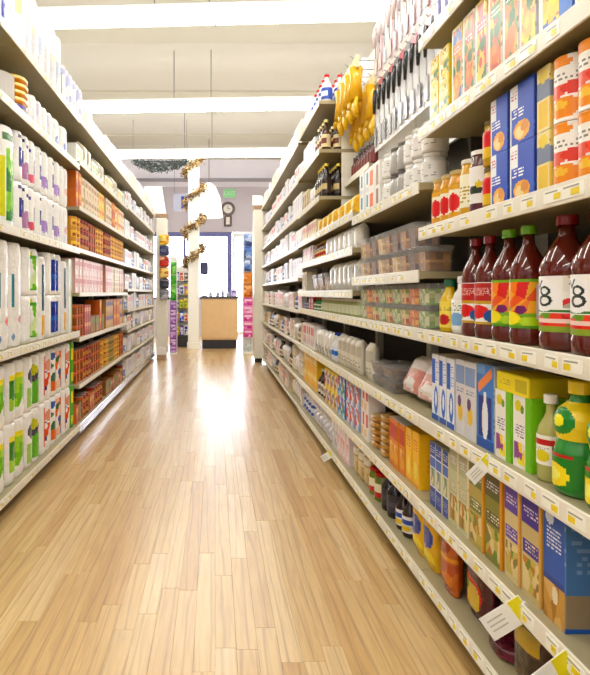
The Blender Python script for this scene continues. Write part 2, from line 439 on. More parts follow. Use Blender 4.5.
def shell():
    CE = plain('ceiling_paint', 'C9C5B8', .8, 0, .02, 3)
    CB = plain('ceiling_step_paint', 'BFBAA8', .8, 0, .02, 3)
    WL = plain('wall_paint', 'D9D7DC', .7, 0, .02, 3)
    WU = plain('wall_upper_paint', 'F0EFFA', .7, 0, .02, 3)
    m = MB(); m.box(-SIDE, BACK_Y, CEIL, SIDE, WALL_Y+.2, CEIL+.15)
    ce = struct('ceiling', m.mesh('ceiling', CE))
    for y in (-2.4, .05, 2.5, 4.95, 7.4, 9.85, 12.3):      # shallow, slightly darker ceiling steps along the lamp rows
        q = MB(); q.box(-SIDE, y-.95, CEIL-.025, SIDE, y-.25, CEIL-.001)
        link('ceiling_step', q.mesh('ceiling_step', CB), ce)
    for nm, x0, x1 in (('wall_left', -SIDE-.15, -SIDE), ('wall_right', SIDE, SIDE+.15)):
        m = MB(); m.box(x0, BACK_Y, -.1, x1, WALL_Y+.2, CEIL+.15); struct(nm, m.mesh(nm, WL))
    m = MB(); m.box(-SIDE, BACK_Y-.15, -.1, SIDE, BACK_Y, CEIL+.15); struct('wall_near', m.mesh('wall_near', WL))
    # far wall with window band and door opening : openings x -1.75..0.36 (sill 0.9) and 0.46..1.45 (to the floor)
    Y0, Y1 = WALL_Y, WALL_Y+.18
    m = MB()
    m.box(-SIDE, Y0, 0, -1.75, Y1, 2.42); m.box(-1.75, Y0, 0, .40, Y1, .85); m.box(1.5, Y0, 0, SIDE, Y1, 2.42)
    m.box(-SIDE, Y0, 2.42, SIDE, Y1, 3.47)
    wf = struct('wall_far', m.mesh('wall_far', plain('wall_far_paint', 'CFCAD6', .7, 0, .02, 3)))
    q = MB(); q.box(-SIDE, Y0-.02, 3.47, SIDE, Y1, CEIL); link('wall_header', q.mesh('wall_header', WU), wf)
    BL = plain('blue_frame_paint', '5C5FA8', .4)
    # window
    q = MB()
    for a in ((-1.75, .85, -1.69, 2.42), (-.74, .85, -.68, 2.42), (.28, .0, .40, 2.42), (-1.69, 2.32, .28, 2.42), (-1.69, .85, .28, .91)):
        q.box(a[0], Y0+.03, a[1]+.001, a[2], Y0+.11, a[3]-.001, 'FFFFFF', .004)
    wi = struct('window_1', q.mesh('window_1', BL))
    for x0, x1 in ((-1.69, -.74), (-.68, .28)):
        g = MB(); g.box(x0, Y0+.065, .91, x1, Y0+.072, 2.32); link('window_pane', g.mesh('window_pane', GLASS), wi)
    # glazed door
    q = MB(); AL = plain('white_door_frame', 'F0F0F4', .4)
    for a in ((.41, .01, .47, 2.40), (1.42, .01, 1.49, 2.40), (.47, 2.3, 1.42, 2.40), (.47, .01, 1.42, .1)):
        q.box(a[0], Y0+.03, a[1], a[2], Y0+.09, a[3], 'FFFFFF', .004)
    do = struct('door_1', q.mesh('door_1', AL))
    g = MB(); g.box(.47, Y0+.055, .1, 1.42, Y0+.062, 2.3); link('door_pane', g.mesh('door_pane', GLASS), do)
    g = MB(); g.tube([(.53, Y0+.0, .95), (.53, Y0-.02, 1.0), (.53, Y0-.02, 1.3), (.53, Y0, 1.35)], .012); link('door_handle', g.mesh('door_handle', WIRE), do)
    # bright pavement outside
    m = MB(); m.box(-SIDE, WALL_Y+.2, -.12, SIDE, WALL_Y+3, -.0)
    o = struct('pavement', m.mesh('pavement', plain('concrete_pavement', 'D8D6D0', .8)))
    # ducts under the header
    q = MB(); q.tube([(-2.6, Y0-.062, 3.62), (2.6, Y0-.062, 3.62)], .04, seg=10)
    tag(link('sprinkler_pipe', q.mesh('sprinkler_pipe', plain('grey_pipe', 'A8A6B4', .5))), 'thin grey pipe running along the far wall below the ceiling', 'pipe')
shell()

# ------------------------------------------------------------------ fluorescent lamp rows
def lamps():
    em, nt, b = new_mat('lit_diffuser')
    b.inputs['Base Color'].default_value = (.9, .9, .88, 1)
    b.inputs['Emission Color'].default_value = (1.0, .975, .925, 1); b.inputs['Emission Strength'].default_value = LAMP_STRENGTH
    hw = 3.4
    prof = [(-.09, .0), (-.105, -.045), (-.06, -.085), (.06, -.085), (.105, -.045), (.09, 0)]
    def trough(x0, x1):
        q = MB(); q.v = [(x0, y, z) for y, z in prof]+[(x1, y, z) for y, z in prof]
        for i in range(6):
            j = (i+1) % 6; q.quad((i, j, j+6, i+6))
        q.quad((5,4,3,2,1,0)); q.quad(tuple(range(6, 12))); return q
    seg = trough(-.84, .84).mesh('diffuser', em)
    hb = MB(); hb.box(-hw, -.075, .001, hw, .075, .05, 'FFFFFF', .008)
    hm = hb.mesh('housing', WHITE_E)
    rb = MB(); rb.tube([(0, 0, .05), (0, 0, CEIL-3.4-.026)], .006); rm = rb.mesh('suspension_rod', WIRE)
    names = ['fluorescent strip lamp overhead behind the camera position', 'fluorescent strip lamp just overhead, out of frame', 'fluorescent strip lamp above the nearest shelves, out of frame',
             'large white fluorescent strip lamp across the top of photo', 'fluorescent strip lamp on rods, second across the aisle ceiling', 'farthest fluorescent strip lamp, just in front of the white column']
    for y, nm in zip((-2.4, .05, 2.5, 4.95, 7.33, 9.85), names):
        t = empty('fluorescent_lamp', (0, y, 3.40), math.radians(-3)); tag(t, nm, 'lamp', 'ceiling lamps')
        link('housing', hm, t)
        for k in range(4): link('diffuser', seg, t, (-2.55+1.7*k, 0, 0))
        for x in (-2.4, -.52, -.05, 2.4): link('suspension_rod', rm, t, (x, 0, 0))
lamps()

# ------------------------------------------------------------------ shelving bays
TAGM = {}
def tag_mesh(w, i):
    k = (w, i)
    if k not in TAGM:
        q = MB(); q.box(-w/2, -.0015, -.013, w/2, 0, .013, 'F7F6EC')
        a = (-w*.42, -w*.05, w*.12)[i]; q.box(a, -.0022, -.009, a+w*.36, -.0014, .003, 'E9D23A')
        q.box(-w*.4, -.0021, .006, w*.3, -.0014, .009, 'A8A69A')
        TAGM[k] = q.mesh('price_tag', LABEL)
    return TAGM[k]
SHELFM = {}
def bay(side, z0, z1, shelves, label, depth=.40, top=2.25, back=None, kick=None, tags=True, base=.10, pegs=None, tagpitch=.078, rail=.042, deckrail=None):
    """shelves: heights of the shelf tops above the deck; local frame: x along the aisle, y into the shelf"""
    rz = -PI/2 if side == 'R' else PI/2
    t = empty('shelving_bay', (FRONT[side], (z0+z1)/2, 0), rz); tag(t, label, 'shelving', 'shelving bays')
    L = z1-z0-.004
    m = MB(); m.box(-L/2, depth+.01, .02, L/2, depth+.03, top, 'FFFFFF'); link('back_panel', m.mesh('back_panel', back or BACK), t)
    m = MB(); m.box(-L/2, .11, .0, L/2, .13, base-.041); link('kick_plate', m.mesh('kick_plate', kick or DARK), t)
    for s in (-1, 1):
        m = MB(); m.box(s*(L/2-.012)-.012, depth-.03, .0, s*(L/2-.012)+.012, depth+.009, top-.01, 'FFFFFF', .002); link('upright', m.mesh('upright', CREAM), t)
    def shelf(h, nm, y0=0., d=depth):
        th = .022
        key = (nm, round(L, 3), round(y0, 3), round(d, 3), rail, nm == 'base_deck' and deckrail is not None)
        if key not in SHELFM:
            a = MB(); a.box(-L/2, y0+.006, -th, L/2, d-.032, 0, 'FFFFFF'); a.box(-L/2, y0+.006, -.024, L/2, y0+.02, -th, 'FFFFFF')
            rl_ = -.055 if key[-1] else .006-rail
            b_ = MB(); b_.box(-L/2, y0+.0, rl_, L/2, y0+.0055, .006, 'FFFFFF', .0015)
            SHELFM[key] = (a.mesh(nm, DECKTAN), b_.mesh('price_rail', deckrail if key[-1] else CREAM))
        o = link(nm, SHELFM[key][0], t, (0, 0, h)); link('price_rail', SHELFM[key][1], o)
        if tags:
            n = int(L/tagpitch)
            for i in range(n):
                if random.random() < .12: continue
                w_ = random.choice((.045, .058, .058, .068))
                link('price_tag', tag_mesh(w_, random.randrange(3)), o, (-L/2+tagpitch*(i+.5)+random.uniform(-.012, .012), y0, -.015), (random.uniform(-.05, 0), random.uniform(-.04, .04), 0))
        return o
    shelf(base, 'base_deck')
    for s in shelves:
        if isinstance(s, tuple): shelf(s[0], 'shelf', s[1], depth)
        else: shelf(s, 'shelf')
    return t
HR1 = [.325, .60, .88, 1.205, 1.525, 1.815]
bay('R', .056, .97, HR1, 'right shelving bay beside the camera, at right photo edge', tags=False)
B1 = bay('R', .97, 1.886, HR1, 'nearest right shelving bay holding juices and boxed milk')
B2 = bay('R', 1.886, 2.80, [.325, .60, .88, 1.07, 1.36], 'second right shelving bay with nut tubs and hanging utensils', top=2.5)
B3 = bay('R', 2.80, 3.70, [.325, .60, .88, 1.01, 1.22, 1.39], 'third right shelving bay, under the hanging yellow gloves', top=2.5)
B4 = bay('R', 3.70, 4.62, [.325, .60, .88, 1.01, 1.22, 1.39, 1.62, 1.92, 2.23], 'fourth right shelving bay with sauce bottles near its top', top=2.3)
RF = [(4.62, 5.53), (5.53, 6.45), (6.45, 7.37), (7.37, 8.28)]
HRF = [.325, .60, .86, 1.12, 1.37, 1.62, 1.90, 2.2]
for i, (a, b_) in enumerate(RF):
    LASTR = bay('R', a, b_, HRF, f'{ordinal(i+5)} right shelving bay, toward the far end', tags=False, top=2.3, back=BACK, rail=.028)
HL1 = [.74, 1.30, 1.87, 2.19]
bay('L', 1.55, 2.75, HL1, 'nearest left shelving bay, at left photo edge', tagpitch=.11)
bay('L', 2.75, 3.95, HL1, 'second left shelving bay, full of paper towels', tagpitch=.11)
HL2 = [.37, .69, 1.0, 1.30, 1.59, 1.90, 2.19]
bay('L', 3.95, 5.04, HL2, 'third left shelving bay holding rows of pet food', tags=False, kick=STEEL, back=BACK, rail=.03, deckrail=STEEL)
bay('L', 5.04, 6.13, HL2, 'fourth left shelving bay, farther end of pet food', tags=False, kick=STEEL, back=BACK, rail=.03, deckrail=STEEL)
HL3 = [.36, .60, .82, 1.04, 1.30, 1.60, 1.92, 2.19]
for i, (a, b_) in enumerate(((6.13, 7.05), (7.05, 7.97), (7.97, 8.88))):
    LASTL = bay('L', a, b_, HL3, f'{ordinal(i+5)} left shelving bay with pale packages', tags=False, kick=STEEL, back=BACK, rail=.028, deckrail=STEEL, top=2.3)
def run_end(parent, lx, lab_top):
    q = MB(); q.box(lx-.008, .02, .02, lx+.008, .43, lab_top, 'FFFFFF', .003); link('end_panel', q.mesh('end_panel', CREAM), parent)
run_end(LASTR, -.467, 2.3); run_end(LASTL, .466, 2.3)
# pegboards in the upper part of the second and third right bays
def pegboard(z0, z1, h0, h1, x, parent_bay, n):
    q = MB(); L = z1-z0
    q.box(-L/2+.004, 0, h0, L/2-.004, .012, h1)
    o = link('pegboard', q.mesh('pegboard', WHITE_E), parent_bay, (0, x-FRONT['R'], 0)); return o
pegboard(1.886, 2.80, 1.62, 2.49, .97, B2, 6)
pegboard(2.80, 3.70, 1.68, 2.49, .97, B3, 6)
def short_shelf(parent):
    q = MB(); q.box(-.449, .17, -.02, .13, .309, 0); o = link('short_shelf', q.mesh('short_shelf', DECKTAN), parent, (0, 0, 1.70))
    q = MB(); q.box(-.449, .164, -.03, .13, .1695, .006, 'FFFFFF', .0015); link('price_rail', q.mesh('price_rail', CREAM), o)
short_shelf(B3)
def side_panel(parent, lx, y0, y1, h0, h1, m):
    q = MB(); q.box(lx-.009, y0, h0, lx+.009, y1, h1, 'FFFFFF', .003); return link('side_panel', q.mesh('side_panel', m), parent)
side_panel(B4, .448, .15, .366, 1.395, 2.31, CREAM)
side_panel(B1, -.446, .16, .366, .885, 2.2, BACK)

# ------------------------------------------------------------------ products: nearest right bay
W1 = 'nearest right bay'
def carton(desc, top, img, blob, seed, w=.068, h=.235, side='F0EFEA', extra=None, capc='F4F4F0'):
    dn = [c for c in blob]+['C8781E', 'E0A020', '2E6A24']
    cv = Cv(12, 22, top).blobs(.14, .03, 1, .97, blob+dn, seed, 44).rect(0, 0, .14, 1, 'F4F2EA').rect(.2, .66, .95, .8, img).bars(.24, .68, .9, .78, 'FFFFFF', seed, .55).ell(.55, .28, .3, .13, blob[0]).ell(.48, .31, .14, .06, blob[1]).ell(.66, .5, .22, .08, dn[-1])
    if extra: extra(cv)
    sv = Cv(4, 10, side).bars(.1, .2, .9, .6, 'B9B8B0', seed).rect(0, .8, 1, 1, top)
    k = box_kind('juice_carton', 'carton', desc, w, .07, h, cv, sv, side, mat=LABEL)
    q = MB(); lp = recentre(circle(.012, 10), .012); q.sweep(lp, [(h-.001, 1, 1, 0, 0, .035), (h+.010, 1, 1, 1, 0, .035)], lambda f, u, v: capc)
    q2 = MB(); q2.box(-w/2+.002, .006, h-.0004, w/2-.002, .064, h+.0004, top)
    k.parts = [('carton_body', k.parts[0][1]), ('spout_cap', q.mesh('spout_cap', PLASTIC))]
    return k
YG = ['EDB414', 'F0C828', '4E8A22', 'F2D454', 'E09814']; OG = ['E07A14', 'EA982C', '3C7A20', 'EFC238', 'D05412']
yel = carton('short yellow juice carton with green leaf', 'F4D63C', 'F6E06A', ['F2C81E', 'FBE98C', '4F8F2C', 'F3F0C0', 'EDC014'], 2, .075, .108, 'F3D84A')
run(yel, 'R', 1.72, 1.88, 1.525, W1+' upper shelf', tiers=2, gap=.006)
cl = [('yellow and orange juice carton with blue spot', 'F3E3A6', 'F08A2A', ['E8901A', 'F0B82A', '2F63B0', 'EFC850'], 3),
      ('pale juice carton with orange and green fruit', 'F4F0DC', 'E7662A', OG, 5),
      ('yellow juice carton with red fruit', 'F2DA7C', 'D8442A', ['F2C21A', 'D8442A', '5E9A2C', 'F6D53A'], 6),
      ('green and orange juice carton', 'E9E6C8', '3F7E2C', OG+['3F7E2C'], 8),
      ('juice carton with large orange picture and green band', 'F2EFD8', '2F7A2E', ['E8861C', 'E8861C', '4C8A2A', 'F2B04A'], 9),
      ('golden juice carton with leafy picture', 'F6E7B0', 'C43A2A', YG, 11)]
z = 1.655
for d in cl:
    put(carton(*d), 'R', z, 1.525, .03, W1+' upper shelf'); z -= .0745
bl = carton('wide blue and white carton with yellow flowers', 'F1F3F6', '2458B8', ['F2D21E', 'F6E25A', 'F0C414', '3A78C8'], 14, .118, .25, '2C5FBE', extra=lambda c: c.rect(.55, .4, 1, 1, '2A62C4').rect(.62, .05, 1, .38, '3D7FD6').bars(.08, .6, .5, .9, 'C83A4A', 4, .35))
put(bl, 'R', 1.178, 1.525, .03, W1+' upper shelf')
lv = carton('lavender and yellow carton at the shelf edge', 'DAD3E6', 'B9A3D4', ['F2C81E', 'F7E060', 'E0B41A', 'D6CDE0'], 15, .07, .25, 'C8C0DA')
put(lv, 'R', 1.08, 1.525, .03, W1+' upper shelf')
b2 = carton('bright blue carton with yellow base', '2E66C4', '4F8BE0', ['F2C81E', 'F7E060', 'E9B51A'], 17, .09, .25, '2C5FBE')
put(b2, 'R', .995, 1.525, .03, W1+' upper shelf'); put(b2, 'R', .90, 1.525, .03, W1+' upper shelf')

# top shelf of the bay
pk = box_kind('foil_box', 'box', 'tall white box with pink print', .05, .08, .26, Cv(8, 14, 'F4F0F2').rect(.5, .1, .9, .9, 'E9C7CF').bars(.1, .3, .45, .8, 'C24A5A', 3, .4).rect(0, 0, 1, .08, 'B03A50'), 'ECE8EE', flap=True)
pb = box_kind('wrap_box', 'box', 'tall white box with violet edge', .05, .08, .24, Cv(8, 14, 'EFEFF5').rect(.7, 0, 1, 1, '5A57A6').bars(.1, .2, .6, .7, '8A3A5A', 5, .4), '8884C0', flap=True)
z = run(pb, 'R', 1.02, 1.36, 1.815, W1+' top shelf'); z = run(pk, 'R', z+.004, 1.66, 1.815, W1+' top shelf'); 
run(pb, 'R', z+.004, 1.87, 1.815, W1+' top shelf')

# shelf with jars, cracker boxes and fruit cans (1.205)
WJ = W1+' cracker shelf'
fr = ['F0A030', 'F6C65A', 'F2F0EA', 'E66A5A', 'F4B84A']
fc = can_kind('fruit_can', 'white and peach fruit can with red band', .0375, .131, Cv(12, 14, 'F4F1EC').ell(.62, .2, .3, .17, 'EE9A28').ell(.56, .24, .14, .07, 'F6C66A').ell(.2, .16, .2, .12, 'F2B24A').ell(.4, .47, .3, .12, 'E8776A').ell(.8, .5, .2, .1, 'E05A50').bars(.2, .66, .9, .78, '8A8880', 3, .5).ell(.5, .92, .3, .08, 'EE9A28'))
run(fc, 'R', .805, 1.199, 1.205, WJ, tiers=2, setback=.022, js=.0)
run(fc, 'R', 1.042, 1.199, 1.205, 'right cracker shelf back row', tiers=2, setback=.102, js=.0)
gy = box_kind('snack_box', 'box', 'slim grey and yellow snack box', .05, .09, .135, Cv(8, 14, 'E9D9A0').rect(0, .5, 1, .78, '7F8AA0').rect(.1, .05, .9, .45, 'E8C860').ell(.5, .86, .35, .1, 'E8D020'), Cv(6, 12, 'E4D08A').rect(0, .5, 1, .74, '8A93A6').ell(.5, .28, .4, .18, 'EBC04A').bars(.1, .8, .9, .92, 'A8884A', 4, .5))
run(gy, 'R', 1.20, 1.252, 1.205, WJ, tiers=2)
def cracker(desc, w, s):
    cv = Cv(16, 18, '1F5CC0').rect(0, .0, .06, 1, 'F0F2F6').rect(0, .62, .34, 1, 'F2F4F8').bars(.06, .74, .3, .92, 'C2455A', s, .6).ell(.5, .2, .34, .17, 'F0B457').ell(.42, .17, .2, .11, 'F6D9A0').ell(.62, .24, .16, .09, 'E09A3A').bars(.1, .44, .6, .58, 'F4F6FA', s+1, .75)
    return box_kind('cracker_box', 'box', desc, w, .09, .135, cv, Cv(4, 10, '17489E').bars(.2, .1, .8, .4, '3E72C8', s), '2A62B8', flap=True)
ck = cracker('blue cracker box with white corner', .105, 3)
run(ck, 'R', 1.258, 1.365, 1.205, WJ, tiers=2)
ck2 = cracker('narrow blue and white cracker box', .085, 8)
run(ck2, 'R', 1.372, 1.46, 1.205, WJ, tiers=2)
def jlab(c, a, s): return Cv(12, 10, c).bars(.2, .55, .8, .85, a, s, .6).ell(.5, .3, .22, .22, a)
red = jar_kind('relish_jar', 'yellow relish jar with red label', .031, .118, 'C9A02C', '6E5A34', Cv(10, 10, 'D9402A').rect(0, 0, 1, .4, 'E8C23A'), .2, .85)
run(red, 'R', 1.466, 1.53, 1.205, WJ, tiers=2)
tall = jar_kind('sauce_jar', 'tall white-labelled jar with dark base', .033, .178, '5A3A34', 'F0F0EC', Cv(12, 12, 'F1F0EC').rect(0, 0, 1, .22, '5A2A34').ell(.5, .5, .2, .1, '2A3A2A').ell(.6, .62, .12, .07, 'D8C23A'), .05, .8)
run(tall, 'R', 1.535, 1.602, 1.205, WJ)
tall2 = jar_kind('sauce_jar', 'tall yellow jar with cream label', .033, .17, 'D8A93C', 'ECEAE0', Cv(12, 12, 'F3EFD8').rect(0, 0, 1, .2, 'D8A93C').bars(.2, .3, .8, .7, 'B89A3A', 4), .06, .8)
run(tall2, 'R', 1.607, 1.675, 1.205, WJ)
app = jar_kind('applesauce_jar', 'amber applesauce jar with white label', .031, .155, 'D29A2E', 'C9B98A', Cv(12, 10, 'F2EEDC').ell(.5, .45, .22, .28, 'D8402A').rect(0, 0, 1, .16, 'DFA83A').rect(0, .86, 1, 1, 'E0AE44'), .12, .78)
run(app, 'R', 1.682, 1.875, 1.205, WJ)

# juice shelf (0.88)
WB = W1+' juice shelf'
JUICE, nt, b = new_mat('red_juice_bottle')
b.inputs['Base Color'].default_value = L4('5E1A12'); b.inputs['Roughness'].default_value = .07; b.inputs['Coat Weight'].default_value = .6
JPROF = [(0, .84), (.012, .93), (.03, .97), (.07, 1), (.12, 1), (.14, .965), (.6, .965), (.625, 1), (.66, .99), (.72, .9), (.79, .72), (.85, .52), (.9, .36), (.93, .31), (1, .31)]
def juice(name, desc, r, h, cap, lab): return bottle_kind(name, desc, r, h, '5E1A12', JPROF, cap, r*.40, .02, lab, .15, .59, JUICE, seg=28)
v8 = Cv(38, 34, 'F4F4F0').rect(0, 0, 1, .1, '8FA84A').blobs(0, .1, 1, .34, ['E4572E', 'D8402A', 'F0C8B0', '6E9A3A', 'E8E4D8', 'C8362A'], 5, 22).rect(.1, .16, .9, .24, 'F3D8D0')
v8.rect(.2, .36, .8, .40, '3F7A34').ell(.36, .66, .24, .3, 'FBFBF8')
v8.ring(.38, .73, .095, .09, .42, '23302A').ring(.38, .56, .115, .105, .42, '23302A')
v8.stroke(.22, .9, .27, .78, .014, '23302A').stroke(.27, .78, .33, .92, .014, '23302A')
v8.blobs(.62, .42, .98, .98, ['D8402A', '4F8A34', 'E8E6DC', 'F2F0EA', 'B8B4A8'], 9, 18)
V8 = juice('juice_bottle', 'large vegetable juice bottle with big 8 on white label', .053, .262, '8A1A24', v8)
for zz in (1.215, 1.105, .995, .885): put(V8, 'R', zz, .88, .025, WB, jr=0)
gl = Cv(26, 26, '7FB23A').blobs(0, .3, 1, .95, ['F08A24', 'E86A1C', 'F4B23A', '5E9A2C', 'D8402A', 'F6D24A'], 4, 16).ell(.3, .2, .25, .14, 'F4E23A').ell(.72, .14, .2, .1, 'B8D83A').ell(.55, .38, .1, .09, '7A2A6A').rect(.8, .2, 1, .9, 'D9DCE0').rect(0, 0, 1, .06, '5E9A2C')
GJ = juice('juice_bottle', 'green-capped fruit juice bottle with orange fruit label', .041, .256, '7FC02A', gl)
for zz in (1.352, 1.44): put(GJ, 'R', zz, .88, .03, WB, jr=0)
rl = Cv(22, 26, 'F0EEEA').rect(0, .55, 1, .98, 'B8202E').bars(.2, .68, .8, .86, 'F0D8D0', 3, .5).rect(0, .48, 1, .55, 'C8A23A').ell(.42, .3, .26, .16, 'D8302A').ell(.72, .2, .16, .14, '3A5FA8').ell(.2, .14, .14, .1, '4F8A34').rect(0, 0, 1, .05, 'C8A23A')
RJ = juice('juice_bottle', 'red-capped cranberry juice bottle with red and white label', .038, .25, '9A1E30', rl)
for zz in (1.535, 1.617): put(RJ, 'R', zz, .88, .03, WB, jr=0)
wb_ = bottle_kind('dressing_bottle', 'small white-capped bottle with pale blue label', .031, .15, 'E9E6DC', [(0, .9), (.05, 1), (.65, 1), (.78, .8), (.88, .5), (1, .45)], 'F2F2EE', .016, .018, Cv(14, 14, 'F2F2EC').ell(.5, .35, .26, .22, '8FB4DC').bars(.25, .65, .75, .9, '4A6A4A', 3, .5), .08, .66)
run(wb_, 'R', 1.675, 1.745, .88, WB, setback=.035)
yb = bottle_kind('dressing_bottle', 'small yellow bottle with dark green cap', .029, .14, 'D9B83A', [(0, .9), (.05, 1), (.68, 1), (.82, .75), (.9, .5), (1, .48)], '1E5A3A', .017, .02, Cv(14, 14, 'F0DC7A').ell(.5, .3, .2, .2, 'B8322A').bars(.2, .6, .8, .8, '3A6A3A', 4, .5), .1, .68)
run(yb, 'R', 1.76, 1.875, .88, WB, setback=.035)

# boxed milk and lemon juice shelf (0.60)
WM = W1+' milk shelf'
lem = Cv(20, 20, 'F2D21E').ell(.5, .5, .34, .3, '3E8A2E').ell(.5, .5, .18, .16, 'F4E04A').rect(0, 0, 1, .1, '2E7A34')
LPROF = [(0, .8), (.03, .95), (.08, 1), (.5, 1), (.6, .9), (.66, .86), (.72, .9), (.8, .86), (.88, .62), (.94, .4), (1, .36)]
GREENB, nt, b = new_mat('green_plastic_bottle'); b.inputs['Base Color'].default_value = L4('2E8A34'); b.inputs['Roughness'].default_value = .12; b.inputs['Coat Weight'].default_value = .4
YELB, nt, b = new_mat('yellow_plastic_bottle'); b.inputs['Base Color'].default_value = L4('E9CE1E'); b.inputs['Roughness'].default_value = .18; b.inputs['Coat Weight'].default_value = .3
LEM = [(0, .82), (.03, .95), (.07, 1), (.42, 1), (.5, .9), (.55, .84), (.6, .88), (.68, .96), (.76, .94), (.84, .78), (.9, .5), (.94, .4), (1, .38)]
lj = bottle_kind('lemon_juice_bottle', 'green lemon juice bottle with yellow shoulders and cap', .048, .20, '2E8A34', LEM, 'F0D820', .022, .026, Cv(20, 16, 'EBD222').ell(.36, .5, .24, .36, '2F8A3A').ell(.36, .5, .1, .16, 'F4E86A'), .55, .92, GREENB)
q = MB(); lp = recentre(circle(1, 48), 1); cvl = Cv(24, 16, '2A7E30').ell(.3, .35, .24, .34, 'F2DC2A').ell(.3, .35, .12, .18, 'F8EE8A').rect(.1, .86, .6, .96, 'B83A2A'); tn = .5
lp = [(x*math.cos(tn)-y*math.sin(tn), x*math.sin(tn)+y*math.cos(tn), f, u) for x, y, f, u in lp]
q.sweep(lp, [(.2*(.08+.34*k/32), .0494, .0494, k/32, 0, .048) for k in range(33)], lambda f, u, v: cvl.at(u, v), top=False, bottom=False, smooth=True)
lj.parts.append(('lemon_label', q.mesh('lemon_label', LABEL)))
for zz in (1.155, 1.05, .945): put(lj, 'R', zz, .60, .02, WM, jr=0)
lime = bottle_kind('lime_juice_bottle', 'clear lime juice bottle with white and red label', .0265, .165, 'B9B67A', [(0, .9), (.04, 1), (.6, 1), (.7, .88), (.8, .55), (.88, .36), (1, .34)], 'EFEFEA', .014, .018, Cv(18, 18, 'F1EFE6').rect(0, .68, 1, .86, 'C0343A').ell(.45, .3, .2, .2, 'E0D23A').bars(.1, .5, .9, .62, '9A9A92', 3, .5), .22, .6, seg=20)
run(lime, 'R', 1.212, 1.27, .60, WM)
gp = Cv(18, 26, 'F1F0EA').rect(.72, 0, 1, 1, '7CC23A').blobs(.05, .04, .7, .34, ['F2D21E', 'F4E25A', '9A5A9A', 'E8E4D8', '5E8A2C'], 6, 14).bars(.12, .42, .66, .6, '5A4A9A', 5, .6).ell(.3, .86, .2, .08, 'E0D23A').ell(.55, .82, .1, .06, '6E9A3A')
lb = box_kind('drink_mix_carton', 'carton', 'white and lime green drink mix carton with lemons', .075, .10, .165, gp, Cv(4, 12, '86C83A').rect(.2, .1, .6, .9, '74B62E'), '8CCB45')
run(lb, 'R', 1.278, 1.438, .60, WM, n=2)
yt = box_kind('tea_bag_box', 'box', 'yellow tea box lying flat on the green cartons', .145, .10, .043, Cv(20, 8, 'F2DE1E').bars(.1, .3, .45, .7, 'A89A1A', 3, .5).rect(.6, .1, .95, .9, 'C8B81C'), 'D9C81C', 'F0E03A', flap=True)
put(yt, 'R', 1.352, .60+.1655, .032, W1+' milk shelf')
mk = Cv(20, 28, '5C8AD0').rect(0, .0, 1, .1, '3A5FB0').rect(.12, .12, .88, .62, '1F3F8E').ell(.5, .34, .18, .24, 'E9EDF2').rect(.42, .5, .58, .68, 'E9EDF2').stroke(.15, .72, .85, .92, .06, 'F09A6A').rect(.0, .9, .5, 1, '7FA6DC')
M1 = box_kind('milk_powder_box', 'box', 'blue powdered milk box with glass of milk', .095, .10, .215, mk, Cv(5, 14, 'B9BEC4').bars(.1, .2, .9, .8, '8E949C', 4, .5), 'A8B4C8', flap=True)
run(M1, 'R', 1.44, 1.54, .60, WM)
M2 = box_kind('milk_powder_box', 'box', 'pale milk powder box with cream side', .062, .09, .21, Cv(14, 26, 'DAD9DE').rect(0, .7, 1, .95, '8FA3CC').ell(.5, .3, .3, .12, 'E8C86A').ell(.4, .45, .2, .08, '6A4A7A').bars(.1, .55, .9, .66, '8A86A8', 3), 'E3DCC4', flap=True)
run(M2, 'R', 1.542, 1.675, .60, WM)
M3 = box_kind('milk_powder_box', 'box', 'white and blue milk powder box with splash picture', .058, .09, .205, Cv(14, 26, 'EDEFF5').rect(0, .55, .5, .95, '3F6FC8').ell(.6, .3, .3, .22, '4A7AD0').ell(.6, .32, .14, .12, 'F4F6FA').rect(0, 0, 1, .08, '3A62B8').bars(.55, .6, .95, .9, '7FA0DC', 3), 'CBCFD6', flap=True)
run(M3, 'R', 1.678, 1.88, .60, WM)

# cereal and rice boxes (0.325)
WE = W1+' rice box shelf'
bb = Cv(22, 30, '2E62B4').rect(0, 0, 1, .34, 'A87A42').blobs(0, 0, 1, .34, ['A87A42', 'C89A5A', '8A5A2C', 'D8B47A'], 5, 12).bars(.15, .62, .85, .82, 'E8EDF4', 4, .75).ell(.3, .9, .2, .06, 'D8E2F0').ell(.55, .24, .14, .08, 'E8DCC0').rect(0, .34, 1, .38, '1E4A92')
BB = box_kind('cereal_box', 'box', 'big blue box with brown picture at its foot', .078, .13, .236, bb, Cv(6, 16, '5F82B4').rect(0, 0, 1, .3, '9A8A72').bars(.1, .4, .9, .9, '88A4CC', 5, .4).rect(0, .0, 1, .04, '2E62B4'), '6E8CB8', flap=True)
run(BB, 'R', 1.146, 1.225, .325, WE, n=1)
def rice(desc, c1, c2, edge, s, w=.078, h=.22):
    cv = Cv(14, 28, c1).rect(0, .74, 1, 1, c2).bars(.12, .8, .9, .93, 'E6DFF0', s, .55).blobs(.06, .06, .94, .4, ['C8B46A', 'E0CFA0', '8A7A4A', '6E8A3A', 'B8803A'], s, 16).rect(.06, .42, .94, .58, c2).bars(.15, .45, .9, .56, 'F0E8D0', s+1, .5).rect(.93, 0, 1, 1, edge)
    return box_kind('rice_box', 'box', desc, w, .10, h, cv, Cv(4, 12, edge).bars(.2, .2, .8, .7, 'D8A45A', s, .4), 'C8A06A', flap=True)
run(rice('violet rice box with orange side', 'CBB98A', '4A3A9A', 'D8A868', 5, .08), 'R', 1.235, 1.316, .325, WE)
run(rice('lilac and beige rice box', 'D6C79A', '6A55B0', 'DDB070', 7, .07), 'R', 1.325, 1.396, .325, WE)
run(rice('dark green grain box with orange edge', '8A8A4A', '5A5A3A', 'D99A4A', 9, .085), 'R', 1.405, 1.491, .325, WE)
